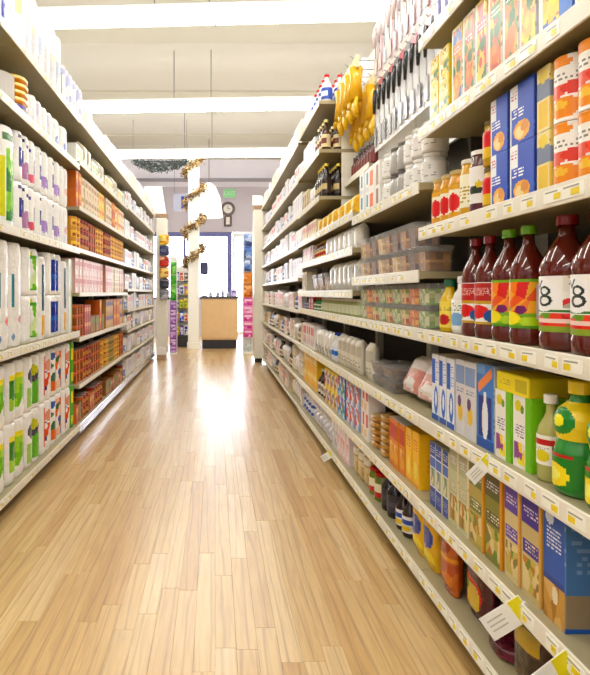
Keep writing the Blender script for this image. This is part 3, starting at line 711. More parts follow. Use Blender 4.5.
run(rice('tan grain box with vegetable picture', 'B8A86A', '6E7A4A', 'DCA45A', 12, .08), 'R', 1.499, 1.58, .325, WE)
run(rice('cream grain box with pale green front', 'C6C8A8', 'B8B89A', 'E4D7B4', 13, .062), 'R', 1.588, 1.716, .325, WE)
bw = Cv(14, 26, 'E9ECF2').rect(0, .78, 1, 1, '3A56A8').rect(0, .0, 1, .28, '3A4F9E').bars(.1, .84, .9, .96, 'E9ECF2', 3, .6).blobs(.1, .3, .9, .6, ['6E8A7A', 'C8D0C0', '9AA88A', 'E0D8B8'], 4, 12).bars(.1, .06, .9, .22, 'B8C4E4', 5, .5).rect(0, .62, 1, .76, '5F7AC4')
run(box_kind('pasta_box', 'box', 'blue and white boxed pasta', .046, .09, .20, bw, 'D8CFA8', 'B9B4A2', flap=True), 'R', 1.72, 1.875, .325, WE)

# deck (0.10)
WD = W1+' bottom deck'
run(bag_kind('snack_bag', 'bag', 'dark brown bag half behind price card', .12, .07, .16, Cv(12, 14, '4A3424').rect(0, .3, 1, .62, '2A1E18').rect(.2, .66, .8, .9, 'B89A4A').blobs(0, 0, 1, .3, ['6A4A2A', 'A8803A', '4A3020'], 4, 8), '3A2A1E'), 'R', 1.25, 1.38, .10, WD, n=1)
fb = bag_kind('snack_bag', 'bag', 'flat burgundy bag lying down', .12, .10, .035, Cv(12, 6, '6A1E34').blobs(0, 0, 1, 1, ['6A1E34', '8A2A44', 'D8C0C8', '521426'], 3, 9), '5A1A2E')
put(fb, 'R', 1.455, .10, .035, WD, jr=.3)
dr = bag_kind('snack_bag', 'bag', 'upright maroon bag with red and yellow flower', .14, .06, .175, Cv(16, 18, '4E1A26').ell(.42, .42, .26, .24, 'C83A34').ell(.5, .36, .14, .2, 'D8B83A').ell(.34, .5, .1, .1, '6E8A3A').bars(.3, .74, .8, .88, 'B88A9A', 4, .5), '4A1822')
put(dr, 'R', 1.60, .10, .05, WD, jr=.1)
og = bag_kind('snack_bag', 'bag', 'orange paper bag leaning on the deck', .10, .055, .19, Cv(12, 16, 'C8702A').rect(0, .52, 1, .6, 'E09A4A').blobs(0, 0, 1, .5, ['C8702A', 'B85A20', 'D8843A'], 6, 8).ell(.5, .76, .25, .12, 'A84A20'), 'B8602A')
put(og, 'R', 1.755, .10, .03, WD, jr=.1)
yg = bag_kind('snack_bag', 'bag', 'yellow bag with blue emblem', .10, .06, .19, Cv(12, 18, 'E0B420').ell(.5, .55, .26, .18, '2E4A9A').ell(.5, .2, .3, .12, 'F2D860').bars(.2, .8, .8, .92, 'B83A2A', 4, .5), 'C89A1E')
run(yg, 'R', 1.85, 2.08, .10, 'right bottom deck below the rice boxes', gap=.01)

# ------------------------------------------------------------------ products: second right bay
W2 = 'second right bay'
nut = ['8A5A30', 'A8743E', 'C79A5E', '6E4424', 'B98A50', '9A6A3A']
T1 = tub_kind('nut_tub', 'clear tub of brown nuts', .088, .10, .088, nut, seed=3)
T2 = tub_kind('nut_tub', 'clear tub of pale dried fruit', .088, .10, .088, ['C8A878', 'E0C8A0', 'B88A5A', 'D9B98A'], seed=5)
T3 = tub_kind('nut_tub', 'clear tub of dark raisins', .088, .10, .088, ['4A2C20', '6A4430', '3A2018', '8A5E40'], seed=8)
WT = W2+' nut shelf'
z = 1.90
for i, k in enumerate((T1, T3, T1, T2, T1, T2, T3, T1, T2)):
    for t in range(2 if i > 0 else 1): put((k, T3 if i % 3 == 0 else k)[t], 'R', z+.047, 1.07+t*.0892, .03, WT, ('lower', 'upper')[t])
    z += .0985
C1 = tub_kind('candy_tub', 'clear tub of mixed coloured sweets', .085, .09, .075, ['D8863A', 'B8C86A', 'E0C890', 'C85A3A', '8AA84A'], seed=4)
C2 = tub_kind('candy_tub', 'clear tub of orange sweets', .085, .09, .075, ['E07A2A', 'E8963A', 'C8602A', 'F0B86A'], seed=6)
C3 = tub_kind('candy_tub', 'clear tub of green and cream sweets', .085, .09, .075, ['8AA860', 'D8D4B0', 'B8BE88', 'E8E2C8'], seed=9)
z = 1.90; WC = W2+' candy shelf'
for i, k in enumerate((C3, C2, C1, C3, C1, C3, C1, C2, C3)):
    for t in range(2): put(k, 'R', z+.047, .88+t*.0762, .03, WC, ('lower', 'upper')[t])
    z += .0985
# 1.36 shelf: boxes and pale plastic cups
cupc = Cv(8, 8, 'E8E6E2').bars(.1, .2, .9, .8, 'A8A6A2', 3, .35)
cup = jar_kind('plastic_cup', 'translucent white plastic cup with grey print', .042, .105, 'E4E3E0', 'F1F0EC', cupc, .1, .8, seg=12, cat='cup')
gcup = jar_kind('plastic_cup', 'grey plastic canister with dark lid', .042, .105, 'B4B2AE', '6E6C6A', None, seg=12, cat='cup')
z = run(cup, 'R', 1.90, 2.17, 1.36, W2+' cup shelf', tiers=2); z = run(gcup, 'R', z+.004, 2.36, 1.36, W2+' cup shelf', tiers=2)
obx = box_kind('filter_box', 'box', 'white box with orange front', .075, .08, .10, Cv(8, 8, 'F4EFE8').rect(.1, .1, .9, .8, 'EC7A50'), 'F2EEE8')
bbx = box_kind('filter_box', 'box', 'white box with brown stripe', .075, .08, .10, Cv(8, 8, 'F1EFEA').rect(.3, 0, .8, .9, '9A7A66'), 'EEECE6')
tbx = box_kind('filter_box', 'box', 'white box with teal mark', .08, .08, .10, Cv(8, 8, 'F4F4F2').rect(.3, .3, .7, .9, '4A93B0').rect(.1, 0, .9, .2, 'D8DCE0'), 'F1F1EE')
z = run(cup, 'R', z+.004, 2.46, 1.36, W2+' cup shelf', tiers=2)
z = run(bbx, 'R', z+.004, 2.53, 1.36, W2+' cup shelf', tiers=2); z = run(obx, 'R', z+.004, 2.64, 1.36, W2+' cup shelf', tiers=2)
run(tbx, 'R', z+.004, 2.79, 1.36, W2+' cup shelf', tiers=2)
# bags on the 0.60 shelf
bagw = bag_kind('rice_bag', 'bag', 'white and pink film bag leaning back', .16, .07, .15, Cv(10, 12, 'EDE6E4').blobs(0, 0, 1, .6, ['E0B8B0', 'F0E8E4', 'D89A90', 'F4F0EC'], 4, 12), 'E8E0DC')
for zz in (2.0, 2.18): put(bagw, 'R', zz, .64, .05, W2+' bag shelf', jr=.15, tilt=-.5)
trayc = tub_kind('cookie_tray', 'black tray of cookies with clear lid', .15, .16, .05, ['2A2220', '4A3A30', '1E1A18', '6A5240'], seed=3)
run(trayc, 'R', 2.275, 2.60, .60, W2+' bag shelf', tiers=2, gap=.006)
gb = bag_kind('sugar_bag', 'bag', 'upright pale grey paper bag', .09, .06, .17, Cv(8, 10, 'D9D4C6').rect(.1, .5, .9, .8, 'C2BCAE').bars(.2, .2, .8, .4, 'A8A294', 3), 'D0CABC', mat=PAPER)
z = run(gb, 'R', 2.61, 2.79, .60, W2+' bag shelf')
# 0.325 shelf
yel_b = box_kind('cake_mix_box', 'box', 'bright yellow mix box', .066, .11, .19, Cv(12, 18, 'F2BE24').ell(.5, .3, .3, .16, 'F6DC7A').bars(.15, .66, .85, .86, 'D86A1E', 4, .6).rect(0, .0, 1, .06, 'E09A1A'), Cv(4, 10, 'F0C030').bars(.2, .3, .8, .7, 'E8A820', 3), 'E8B424', flap=True)
run(yel_b, 'R', 1.98, 2.12, .325, W2+' baking shelf')
or_b = box_kind('cake_mix_box', 'box', 'orange mix box with red print', .06, .11, .185, Cv(10, 16, 'E08A3A').rect(0, .6, 1, .9, 'C85028').blobs(.1, .1, .9, .5, ['E8A85A', 'F0C890', 'C8702A'], 5, 8), 'D8904A', flap=True)
z = run(or_b, 'R', 2.126, 2.33, .325, W2+' baking shelf')
flat = bag_kind('noodle_packet', 'packet', 'flat tan packet in a leaning pile', .13, .11, .028, Cv(8, 4, 'C8A066').blobs(0, 0, 1, 1, ['C8A066', 'E0C890', 'A8783A', 'E8E0D0'], 4, 6), 'B88A50')
for i in range(6): put(flat, 'R', 2.40, .325+i*.0285, .03, W2+' baking shelf', TIERS[6][i], jr=.05)
for i in range(5): put(flat, 'R', 2.545, .325+i*.0285, .03, W2+' baking shelf beside the pile', TIERS[5][i], jr=.05)
rw = box_kind('tea_box', 'box', 'white and red tea box', .07, .08, .12, Cv(8, 10, 'F0EAE6').rect(.5, .5, 1, 1, 'D84038').rect(0, .1, .6, .4, 'E8C8A0'), 'F0ECE8', flap=True)
run(rw, 'R', 2.62, 2.78, .325, W2+' baking shelf', tiers=2)
# deck of the second bay
WD2 = 'right bottom deck under the baking shelf'
sb = bottle_kind('sauce_bottle', 'dark sauce bottle with white and blue label', .03, .15, '2A1814', [(0, .9), (.05, 1), (.55, 1), (.68, .7), (.78, .4), (1, .34)], 'E4E6EC', .012, .022, Cv(12, 12, 'E9E9EE').rect(0, .5, 1, .8, '3A56A8').ell(.5, .25, .25, .18, 'E0C23A'), .12, .52)
run(sb, 'R', 2.12, 2.28, .10, WD2, gap=.008)
dw = bottle_kind('vinegar_bottle', 'near-black vinegar bottle', .036, .16, '1C1A22', [(0, .92), (.04, 1), (.62, 1), (.74, .62), (.82, .38), (1, .34)], '2A2A30', .014, .02, Cv(10, 10, '34323C').rect(.1, .3, .9, .6, '4A4858'), .15, .58)
run(dw, 'R', 2.30, 2.47, .10, WD2, gap=.006)
rg = jar_kind('pickle_jar', 'green relish jar with red lid', .038, .12, '6E7A3A', 'C0302A', Cv(10, 8, 'E8E2C8').rect(0, 0, 1, .4, 'B83A2A'), seg=12)
run(rg, 'R', 2.48, 2.64, .10, WD2, gap=.006)
tb = bag_kind('bean_bag', 'bag', 'tan bag of dry beans', .09, .06, .16, Cv(8, 10, 'B89A6A').blobs(0, 0, 1, .6, ['A8884A', 'C8AA7A', '8A6A3A', 'D8C8A0'], 3, 14).rect(.1, .65, .9, .85, 'E4DCC8'), '9A7A4A')
run(tb, 'R', 2.65, 2.98, .10, WD2, gap=.004)

# hanging cards on the pegboard
def hang(kind, z, h, front, where, tier=''):
    return put(kind, 'R', z, h, 0, where, tier, jr=.03, front=front)
def peg_card(name, cat, desc, w, h, cv, tool, toolmat=None, hook=.11):
    q = MB(); q.box(-w/2, .012, 0, w/2, .0145, h, 'FFFFFF')
    c = MB(); nf, nr = cv.w, cv.h
    for i in range(nf):
        for j in range(nr):
            n = len(c.v); x0, x1 = -w/2+w*i/nf, -w/2+w*(i+1)/nf; z0, z1 = h*j/nr, h*(j+1)/nr
            c.v += [(x0, .0118, z0), (x1, .0118, z0), (x1, .0118, z1), (x0, .0118, z1)]; c.quad((n, n+1, n+2, n+3), cv.at((i+.5)/nf, (j+.5)/nr))
    n = len(c.v); c.v += [(-w/2, .0135, 0), (w/2, .0135, 0), (w/2, .0135, h), (-w/2, .0135, h)]; c.quad((n+3, n+2, n+1, n), 'EEEEEA')
    e = MB(); e.tube([(0, .002, h+.012), (0, .01, h+.004), (0, hook, h+.004)], .0022, '9A9A98', 5)
    return Kind(name, cat, desc, w, .03, h, [('card', c.mesh(name, LABEL)), ('tool', tool.mesh(name+'_tool', toolmat or PLASTIC)), ('peg_hook', e.mesh('peg_hook', WIRE))])
def spatula(hc, bc, h, wide=.03):
    t = MB(); t.tube([(0, .004, h*.9), (0, 0, h*.75), (0, .0, h*.55)], [.009, .011, .007], hc, 8)
    t.tube([(0, .004, h*.55), (0, .006, h*.32)], .0035, 'B8B8B8', 6)
    t.box(-wide/2, .002, h*.06, wide/2, .009, h*.34, bc, .002); return t
cwhite = Cv(6, 12, 'F3F1F1').rect(0, .86, 1, 1, 'C9566A').bars(.1, .05, .9, .3, 'C8C0CC', 3, .4)
cgrey = Cv(6, 12, 'EDEDEE').rect(0, .9, 1, 1, '6E6C76').bars(.1, .05, .9, .3, 'B0AEB4', 5, .5)
cpink = Cv(6, 12, 'F4EEF0').rect(.6, 0, .9, 1, 'DDBFC8').rect(0, .88, 1, 1, '9A5A7A')
hA = peg_card('kitchen_spatula', 'utensil', 'black-handled spatula on grey card', .075, .36, cgrey, spatula('1E1E20', '9A9A9C', .36))
hB = peg_card('kitchen_ladle', 'utensil', 'silver server with black handle on white card', .075, .36, cwhite, spatula('161618', 'C8C8CA', .36, .04))
hC = peg_card('wooden_spoon', 'utensil', 'pale utensil on pink-striped card', .075, .30, cpink, spatula('E4D9D4', 'EFE8E4', .30, .036))
hD = peg_card('kitchen_brush', 'utensil', 'white utensil on red-topped card', .075, .30, cwhite, spatula('E8E6EA', 'F2F0F2', .30, .03))
for i in range(15):
    z = 1.93+i*.083
    fr_ = .85
    hang((hA, hB)[i % 2], z, 1.755, fr_, W2+' pegboard', 'lower')
    hang((hC, hD)[i % 3 == 0], z, 2.14, fr_, W2+' pegboard', 'upper')

# yellow rubber gloves
def glove(hook):
    m = MB()
    m.tube([(0, .03, .30), (0, .03, .22), (0, .028, .12)], [.042, .034, .040], 'E8B81E', 10)
    for k, (x, l) in enumerate(((-.03, .085), (-.010, .10), (.010, .105), (.029, .09))):
        m.tube([(x, .028, .13), (x*1.1, .024, .13-l*.55), (x*1.15, .034, .13-l)], [.0135, .012, .009], 'EFC52C', 7)
    m.tube([(-.035, .02, .17), (-.058, .01, .12), (-.062, .004, .085)], [.015, .013, .009], 'EFC52C', 7)
    c = MB(); c.box(-.05, .02, .29, .05, .04, .36, 'F4EBC0', .003)
    e = MB(); e.tube([(0, .0, .372), (0, .03, .345), (0, hook, .345)], .0025, '9A9A98', 5)
    return Kind('rubber_glove', 'gloves', 'yellow rubber glove hanging from pegboard hook', .12, .06, .36, [('glove_body', m.mesh('rubber_glove', PLASTIC)), ('header_card', c.mesh('header_card', LABEL)), ('peg_hook', e.mesh('peg_hook', WIRE))])
GL = (glove(.122), glove(.205))
for i in range(4):
    for t, hh in enumerate((1.845, 1.96)):
        hang(GL[t], 3.21+i*.125+.05*t, hh-.0*i, (.845, .76)[t], 'third right bay', ('lower', 'upper')[t])
rb = bottle_kind('polish_bottle', 'dark red polish bottle on short upper shelf', .022, .12, '5A2622', [(0, .9), (.06, 1), (.7, 1), (.85, .5), (1, .4)], '2A1614', .01, .02, Cv(6, 6, '7A3A34'), .15, .6, seg=10)
for i in range(8): put(rb, 'R', 3.18+i*.062, 1.70, .02, 'third right bay', front=.83)

# ------------------------------------------------------------------ products: third and fourth right bays
RES = 1
W3, W4 = 'third right bay', 'fourth right bay'
def lbox(name, desc, w, d, h, c1, c2, c3=None, s=1, side=None, cat='box'):
    cv = Cv(6, 9, c1).rect(.1, .55, .9, .85, c2).blobs(.1, .08, .9, .5, [c3 or c2, c1, c2], s, 6)
    return box_kind(name, cat, desc, w, d, h, cv, side or c1, c1)
def lbag(name, desc, w, d, h, cs, s=1, cat='bag'):
    return bag_kind(name, cat, desc, w, d, h, Cv(7, 9, cs[0]).blobs(0, .05, 1, .95, cs, s, 10), cs[0])
def lbottle(name, desc, r, h, body, cap, lab, lab2, cat='bottle', turn=.5):
    return bottle_kind(name, desc, r, h, body, [(0, .9), (.05, 1), (.6, 1), (.74, .7), (.84, .38), (1, .34)], cap, r*.45, h*.1, Cv(6, 7, lab).rect(.1, .3, .9, .65, lab2), .12, .56, cat=cat, seg=12, turn=turn)
def ljar(name, desc, r, h, body, lid, lab=None, cat='jar'):
    return jar_kind(name, desc, r, h, body, lid, Cv(6, 6, lab) if lab else None, .15, .75, seg=12, cat=cat)

bagy = lbag('lemon_bag', 'bright yellow net bag of lemons', .15, .10, .11, ['F0C81E', 'F6DC4A', 'E0B018'], 3)
z = run(bagy, 'R', 2.86, 4.1, 1.39, 'right shelf beside white panel', gap=.01)
run(lbox('mix_box', 'small cream and red box', .07, .08, .12, 'E6DCC4', 'B83A34', 'D8C07A', 4), 'R', z+.01, 4.6, 1.39, W4+' lemon shelf')
wbag = lbag('flour_bag', 'white upright flour bag', .11, .07, .125, ['ECEAE4', 'F4F2EE', 'D8D6D0'], 2)
z = run(wbag, 'R', 2.83, 3.75, 1.22, 'right shelf under the lemon bags', gap=.008)
sbt = lbottle('syrup_bottle', 'small brown bottle with yellow label', .03, .11, '6A3A24', 'D8B060', 'E8D49A', 'B83A2A')
z = run(sbt, 'R', z+.02, 4.1, 1.22, 'right shelf under the lemon bags', gap=.01)
run(lbox('mix_box', 'white box with red corner', .07, .08, .12, 'EAE4E0', 'C84A48', 'E0C0B0', 4), 'R', z+.02, 4.6, 1.22, W4+' flour shelf', gap=.006)
gbag = lbag('flour_bag', 'pale grey upright paper bag', .11, .07, .16, ['D9D8D4', 'E8E6E2', 'C4C4C0'], 5)
z = run(gbag, 'R', 2.83, 3.6, 1.01, 'right middle shelf beyond nut tubs', gap=.008)
bsk = tub_kind('bread_basket', 'brown basket tub of rolls', .2, .16, .12, ['8A5A34', 'A8784A', '6A4020', 'C8A070'], 'D8CFC0', 4)
run(bsk, 'R', z+.02, 4.3, 1.01, 'right middle shelf beyond nut tubs', gap=.01, setback=.04)
run(lbox('mix_box', 'cream box with brown picture', .08, .08, .15, 'E9E2D4', '9A6A44', 'C8A878', 7), 'R', 4.42, 4.61, 1.01, W4+' middle shelf')
gj = ljar('pickle_jar', 'jar of pale green pickles', .042, .088, 'B4BC86', 'E4E0D4', 'D9DCC0')
z = run(gj, 'R', 2.83, 3.9, .88, 'right shelf below the paper bags', gap=.008)
z = run(lbottle('soap_bottle', 'green bottle with red top', .026, .08, '2E8A4A', 'C8342E', 'E8E4D8', '3A7A3A'), 'R', z+.01, 4.1, .88, 'right shelf below the paper bags')
z = run(lbox('mix_box', 'red box with white front', .06, .08, .09, 'C83A38', 'F0E8E4', 'C8C0B8', 5), 'R', z+.01, 4.3, .88, 'right shelf below the paper bags')
run(lbottle('soap_bottle', 'navy bottle with silver label', .03, .08, '2E3256', '4A4A60', 'B8BCD0', '6A6E90'), 'R', z+.01, 4.6, .88, 'right shelf below the paper bags')
z = run(gb, 'R', 2.82, 3.35, .60, W3+' bag shelf', gap=.01)
z = run(lbottle('soap_bottle', 'white bottle with blue top', .035, .15, 'E8E8EA', '2A5AB4', 'D8E0F0', '4A7AC8'), 'R', z+.01, 3.5, .60, W3+' bag shelf')
z = run(lbag('sugar_bag', 'grey and white sugar bag', .1, .06, .16, ['E2E0DC', 'C8C6C2', 'F0EEEA', 'B0AEA8'], 4), 'R', z+.01, 4.1, .60, W3+' bag shelf', gap=.01)
run(lbox('mix_box', 'white carton with red square', .08, .08, .17, 'EDE8E6', 'D04448', 'C8B8B0', 5), 'R', z+.01, 4.6, .60, W4+' bag shelf')
# 0.325: colourful sweets
cand = ['D8342E', 'F2C81E', '2E6AC8', '3AA04A', 'F08A24', 'F0EEE8']
cb = box_kind('candy_box', 'box', 'multicoloured candy box with yellow top', .09, .08, .105, Cv(10, 11, 'F2C81E').blobs(0, 0, 1, .8, cand, 6, 22).rect(0, .84, 1, 1, 'F6DA2A'), 'D8C02A', 'F4D82A')
cb2 = box_kind('candy_box', 'box', 'blue and green candy box', .09, .08, .105, Cv(10, 11, '3A6AC0').blobs(0, 0, 1, 1, ['2E6AC8', '3AA04A', 'D8342E', 'F0EEE8', '8ABCE8'], 9, 20), '4A70B8')
cb3 = box_kind('candy_box', 'box', 'pale blue and red candy box', .09, .08, .105, Cv(10, 11, 'B8C4DC').blobs(0, 0, 1, 1, ['B8C4DC', 'D84A4A', '6A90CC', 'E8E8EC'], 12, 18), 'A8B4CC')
z = run(cb3, 'R', 2.80, 3.08, .325, W3+' candy shelf', tiers=2); z = run(cb2, 'R', z+.004, 3.28, .325, W3+' candy shelf', tiers=2); z = run(cb, 'R', z+.004, 3.66, .325, W3+' candy shelf', tiers=2)
z = run(lbottle('cocoa_tin', 'dark tin with white label', .04, .15, '3A2A26', 'D8D4CC', 'F0EEEA', 'A89A90', 'tin'), 'R', z+.01, 3.95, .325, W4+' candy shelf', gap=.01)
yb2 = lbox('mix_box', 'yellow and white mix box', .08, .09, .11, 'F0C424', 'F4E8A8', 'E09A1E', 4)
run(yb2, 'R', z+.01, 4.6, .325, W4+' candy shelf', tiers=2)
# deck
pinkb = lbox('napkin_box', 'tall pink and white box', .07, .09, .19, 'EBC8CC', 'F4EEEC', 'D89AA4', 3, 'F0E4E2')
z = run(pinkb, 'R', 3.0, 3.3, .10, W3+' bottom deck'); greyb = lbox('napkin_box', 'tall grey and white box', .07, .09, .19, 'D4D2D6', 'F0EEF0', 'B4B0BC', 5)
z = run(greyb, 'R', z+.005, 3.5, .10, W3+' bottom deck')
wsm = lbag('cotton_bag', 'small white bag', .1, .08, .09, ['F0EEEC', 'E0DEDC', 'C8C8D4', 'F8F6F4'], 4)
z = run(wsm, 'R', z+.01, 4.2, .10, W4+' bottom deck', tiers=2, gap=.01)
run(lbottle('bleach_bottle', 'white bottle with blue label', .05, .17, 'ECECEE', '3A5AB8', '3A62C0', 'D8E2F4'), 'R', z+.01, 4.62, .10, W4+' bottom deck', gap=.01)
# upper shelves of the fourth bay: sauce bottles seen from the end
dk = lbottle('soy_bottle', 'dark soy bottle with yellow cap', .032, .20, '241A16', 'E0C83A', '3A2E28', 'C8B88A')
for i, zz in enumerate((3.765, 3.84, 3.915, 3.99)):
    for j in range(3): put(dk, 'R', zz, 1.62, .03+j*.078, W4+' bottle shelf', ('front row', 'middle row', 'back row')[j], jr=0)
sj = lbottle('sauce_bottle', 'brown sauce bottle with cream label', .03, .185, '4A2E20', 'E8DC9A', 'E6D8B0', '7A3A2A')
for i, zz in enumerate((3.765, 3.84, 3.915, 3.99)):
    for j in range(3): put(sj, 'R', zz, 1.92, .03+j*.078, W4+' upper shelf', ('front row', 'middle row', 'back row')[j], jr=0)
wh = lbottle('cleaner_bottle', 'white bottle with blue label and red cap', .036, .17, 'F0F0F2', 'D8402E', '4A62B8', 'E8ECF4')
for i, zz in enumerate((3.77, 3.865, 3.96, 4.055, 4.15)):
    for j in range(3): put(wh, 'R', zz, 2.23, .03+j*.085, W4+' top shelf', ('front row', 'middle row', 'back row')[j], jr=0)
rbx = lbox('soap_box', 'red box stacked at back', .12, .08, .3, 'F0EEF0', 'E06A50', 'D84A34', 3)
run(rbx, 'R', 3.77, 4.1, 2.23, W4+' top shelf', setback=.29)

# ------------------------------------------------------------------ generic rows for the far bays
POOL = {}
def pool(key, kinds): POOL[key] = kinds
pool('pale', [lbox('carton_box', 'white carton with grey print', .10, .12, .19, 'F2F1F0', 'D4D2DA', 'E4E2E8', 2), lbox('carton_box', 'white carton with lavender front', .09, .12, .17, 'EFEEF4', 'C4C2DC', 'DEDCEA', 4),
              lbag('tissue_bag', 'white film pack with violet marks', .13, .1, .18, ['F4F3F5', 'E0DEEA', 'C8C4E0', 'F8F8F8'], 5), lbox('carton_box', 'white carton with red stripe', .09, .12, .16, 'F3F0EE', 'D86A68', 'EAD8D4', 6),
              lbottle('lotion_bottle', 'white lotion bottle with blue label', .036, .15, 'F0F0F0', 'D8DCE8', '8FA4D4', 'E8ECF6')])
pool('far', [lbox('carton_box', 'white carton with pink front', .09, .12, .17, 'F1ECEC', 'E4A8B4', 'EAD0D4', 2), lbox('carton_box', 'cream carton with orange front', .08, .12, .16, 'F1EADC', 'E0A050', 'E8C89A', 4),
             lbottle('lotion_bottle', 'blue bottle with white cap', .034, .14, '5A78B4', 'F0F0F0', 'DCE4F2', '3A5AA0'), lbag('tissue_bag', 'white film pack with grey marks', .12, .1, .15, ['F2F1F0', 'DAD8D8', 'C4C2C4', 'F8F8F8'], 5),
             lbottle('lotion_bottle', 'dark bottle with cream label', .032, .15, '4A4038', '2A2420', 'E6DCC8', 'A88A5A'), lbox('carton_box', 'tan carton with dark picture', .09, .12, .15, 'D8C8A4', '7A5A44', 'B49A70', 7),
             ljar('cream_jar', 'pale jar with white lid', .04, .11, 'D8D2C4', 'F2F0EC', 'E8E0CC'), lbox('carton_box', 'white carton with red front', .09, .12, .15, 'F2EEEC', 'C84848', 'E8C4BC', 9)])
pool('white', [lbox('carton_box', 'plain white carton', .11, .12, .2, 'F4F3F1', 'E8E6E8', 'EEECEC', 2), lbag('tissue_bag', 'puffy white film pack', .14, .1, .2, ['F6F5F4', 'ECEAF0', 'E0DEE6', 'FAFAFA'], 5),
               lbox('carton_box', 'white carton with pale green mark', .1, .12, .19, 'F2F2EC', 'CBD8B8', 'E2E8D4', 4)])
def fill(side, z0, z1, h, room, key, where, seed, setback=.03, maxt=3):
    r = random.Random(seed); z = z0
    while z < z1-.06:
        k = r.choice(POOL[key]); n = r.choice((1, 2, 2, 3)); t = max(1, min(maxt, int((room-.012)/k.h)))
        if k.w > z1-z: break
        z = run(k, side, z, min(z1, z+n*(k.w+.004)), h, where, tiers=t, setback=setback)+.006
# fourth-bay remaining upper runs and far right bays
fill('R', 4.04, 4.6, 1.62, .24, 'far', W4+' bottle shelf', 3, maxt=1); fill('R', 4.04, 4.6, 1.92, .25, 'pale', W4+' upper shelf', 4, maxt=1); fill('R', 4.25, 4.6, 2.23, .3, 'pale', W4+' top shelf', 5, maxt=1)
hs = [.10]+HRF
SN = ['bottom deck', 'second shelf', 'third shelf', 'fourth shelf', 'fifth shelf', 'sixth shelf', 'seventh shelf', 'eighth shelf', 'top shelf']
for bi, (a, b_) in enumerate(RF):
    for si, h in enumerate(hs):
        room = (hs[si+1]-h-.04) if si+1 < len(hs) else .34
        fill('R', a+.01, b_-.01, h, room, 'far' if si < 4 else ('pale' if si < 8 else 'white'), f'{ordinal(bi+5)} right bay {SN[si]}', 40+bi*10+si, maxt=2)

# ------------------------------------------------------------------ products: left bays, paper goods
RES = 2
P1 = 'left paper goods bay'
leafc = ['4FA02A', '7CC23A', '3A8A24', 'A8D85A']
def towels(desc, w, h, fn, nroll=2, ntier=1, d=.22, name='paper_towel_pack', base='F4F4F2'):
    cv = Cv(max(12, int(w*90)), max(10, int(h*60)), base); fn(cv)
    return pack_kind(name, 'paper pack', desc, w, d, h, cv, nroll, ntier)
tA = towels('white towel pack with big green leaves', .26, .285, lambda c: c.blobs(.1, .2, .95, .72, leafc+['F4F4F2'], 3, 18).rect(.1, .72, .9, .8, 'E8E03A').rect(0, .0, 1, .14, 'F4F4F2'))
tB = towels('white towel pack with green stripe and dark logo', .24, .285, lambda c: c.rect(.55, .08, .8, .55, '6AB83A').ell(.45, .66, .34, .17, '4A4A52').ell(.5, .72, .26, .1, 'C8C83A').ell(.3, .6, .12, .1, '6A6A72').rect(.1, .1, .3, .45, 'A8D47A'))
tC = towels('white towel pack with red and navy print', .20, .285, lambda c: c.rect(.2, .15, .4, .9, 'D8562E').rect(.45, .2, .62, .6, '3A3A7A').ell(.7, .7, .16, .12, 'E0A08A').blobs(.3, .3, .9, .55, ['E0603A', 'F4F4F2', '4A4A8A', 'F4F4F2'], 5, 12))
tD = towels('white towel pack with small blue and red prints', .24, .285, lambda c: c.blobs(.08, .12, .95, .9, ['F4F4F2', 'F4F4F2', '4A62B4', 'E0703A', '7A6AB0', 'F0C8B0', '3A6A4A'], 7, 34))
tE = towels('slim green towel pack with yellow squares', .09, .285, lambda c: c.rect(0, 0, 1, 1, '5AA82A').rect(.2, .1, .9, .3, 'E8D83A').rect(.2, .6, .9, .85, 'F0DC4A'), nroll=1, d=.18)
WH = P1+' lowest row'
def row(items, h, where, tiers=1, z0=2.02):
    z = z0
    for k in items:
        for t in range(tiers): put(k, 'L', z+k.w/2, h+t*(k.h+.002), .03, where, TIERS[tiers][t], jr=.01)
        z += k.w+.006
row([tB, tA, tA, tB, tC, tD, tC, tE], .10, WH, 2, 2.16)
uA = towels('tall white towel pack with teal stripe and red dot', .17, .50, lambda c: c.rect(.12, .38, .24, .7, '3A8A9A').rect(.6, .38, .8, .66, 'B8A8C8').ell(.6, .26, .16, .04, 'D84A3A').ell(.2, .1, .08, .03, '8AA4D0'), 1, 1)
uB = towels('white towel pack with green leaf square', .25, .245, lambda c: c.rect(.3, .12, .75, .85, '58A82E').blobs(.4, .15, .95, .8, ['7CC23A', '4A9A2A', 'F4F4F2', 'D8E8B8'], 4, 14).rect(.35, .85, .6, .93, 'E0D83A'), 2)
uC = towels('tall white towel pack with dark teal stripe', .13, .46, lambda c: c.rect(.3, .35, .5, .9, '1E4A66').rect(.3, .05, .9, .3, 'E8B84A').rect(.5, .4, .9, .5, 'DCE4E4'), 1)
uD = towels('white tissue pack with big blue square', .32, .245, lambda c: c.rect(.18, .12, .75, .85, '2348A8').rect(.18, .4, .75, .5, '3A62C0').rect(.82, .1, .95, .9, 'B8B4D8').rect(.3, .55, .6, .7, '16368A'), 3, name='tissue_pack')
z = 2.12
for k, t in ((uB, 2), (uA, 1), (uA, 1), (uA, 1), (uB, 2), (uC, 1), (uD, 2)):
    for i in range(t): put(k, 'L', z+k.w/2, .74+i*(k.h+.002), .03, P1+' middle row', TIERS[t][i], jr=.01)
    z += k.w+.006
put(uC, 'L', z+.075, .74, .03, P1+' middle row'); z += .15
run(box_kind('tissue_box', 'box', 'slim white and green tissue box', .09, .2, .24, Cv(6, 12, 'EDEFEA').rect(.6, 0, 1, 1, '8ABE5A'), 'F0F0EC'), 'L', z+.01, 3.94, .74, P1+' middle row', tiers=2)
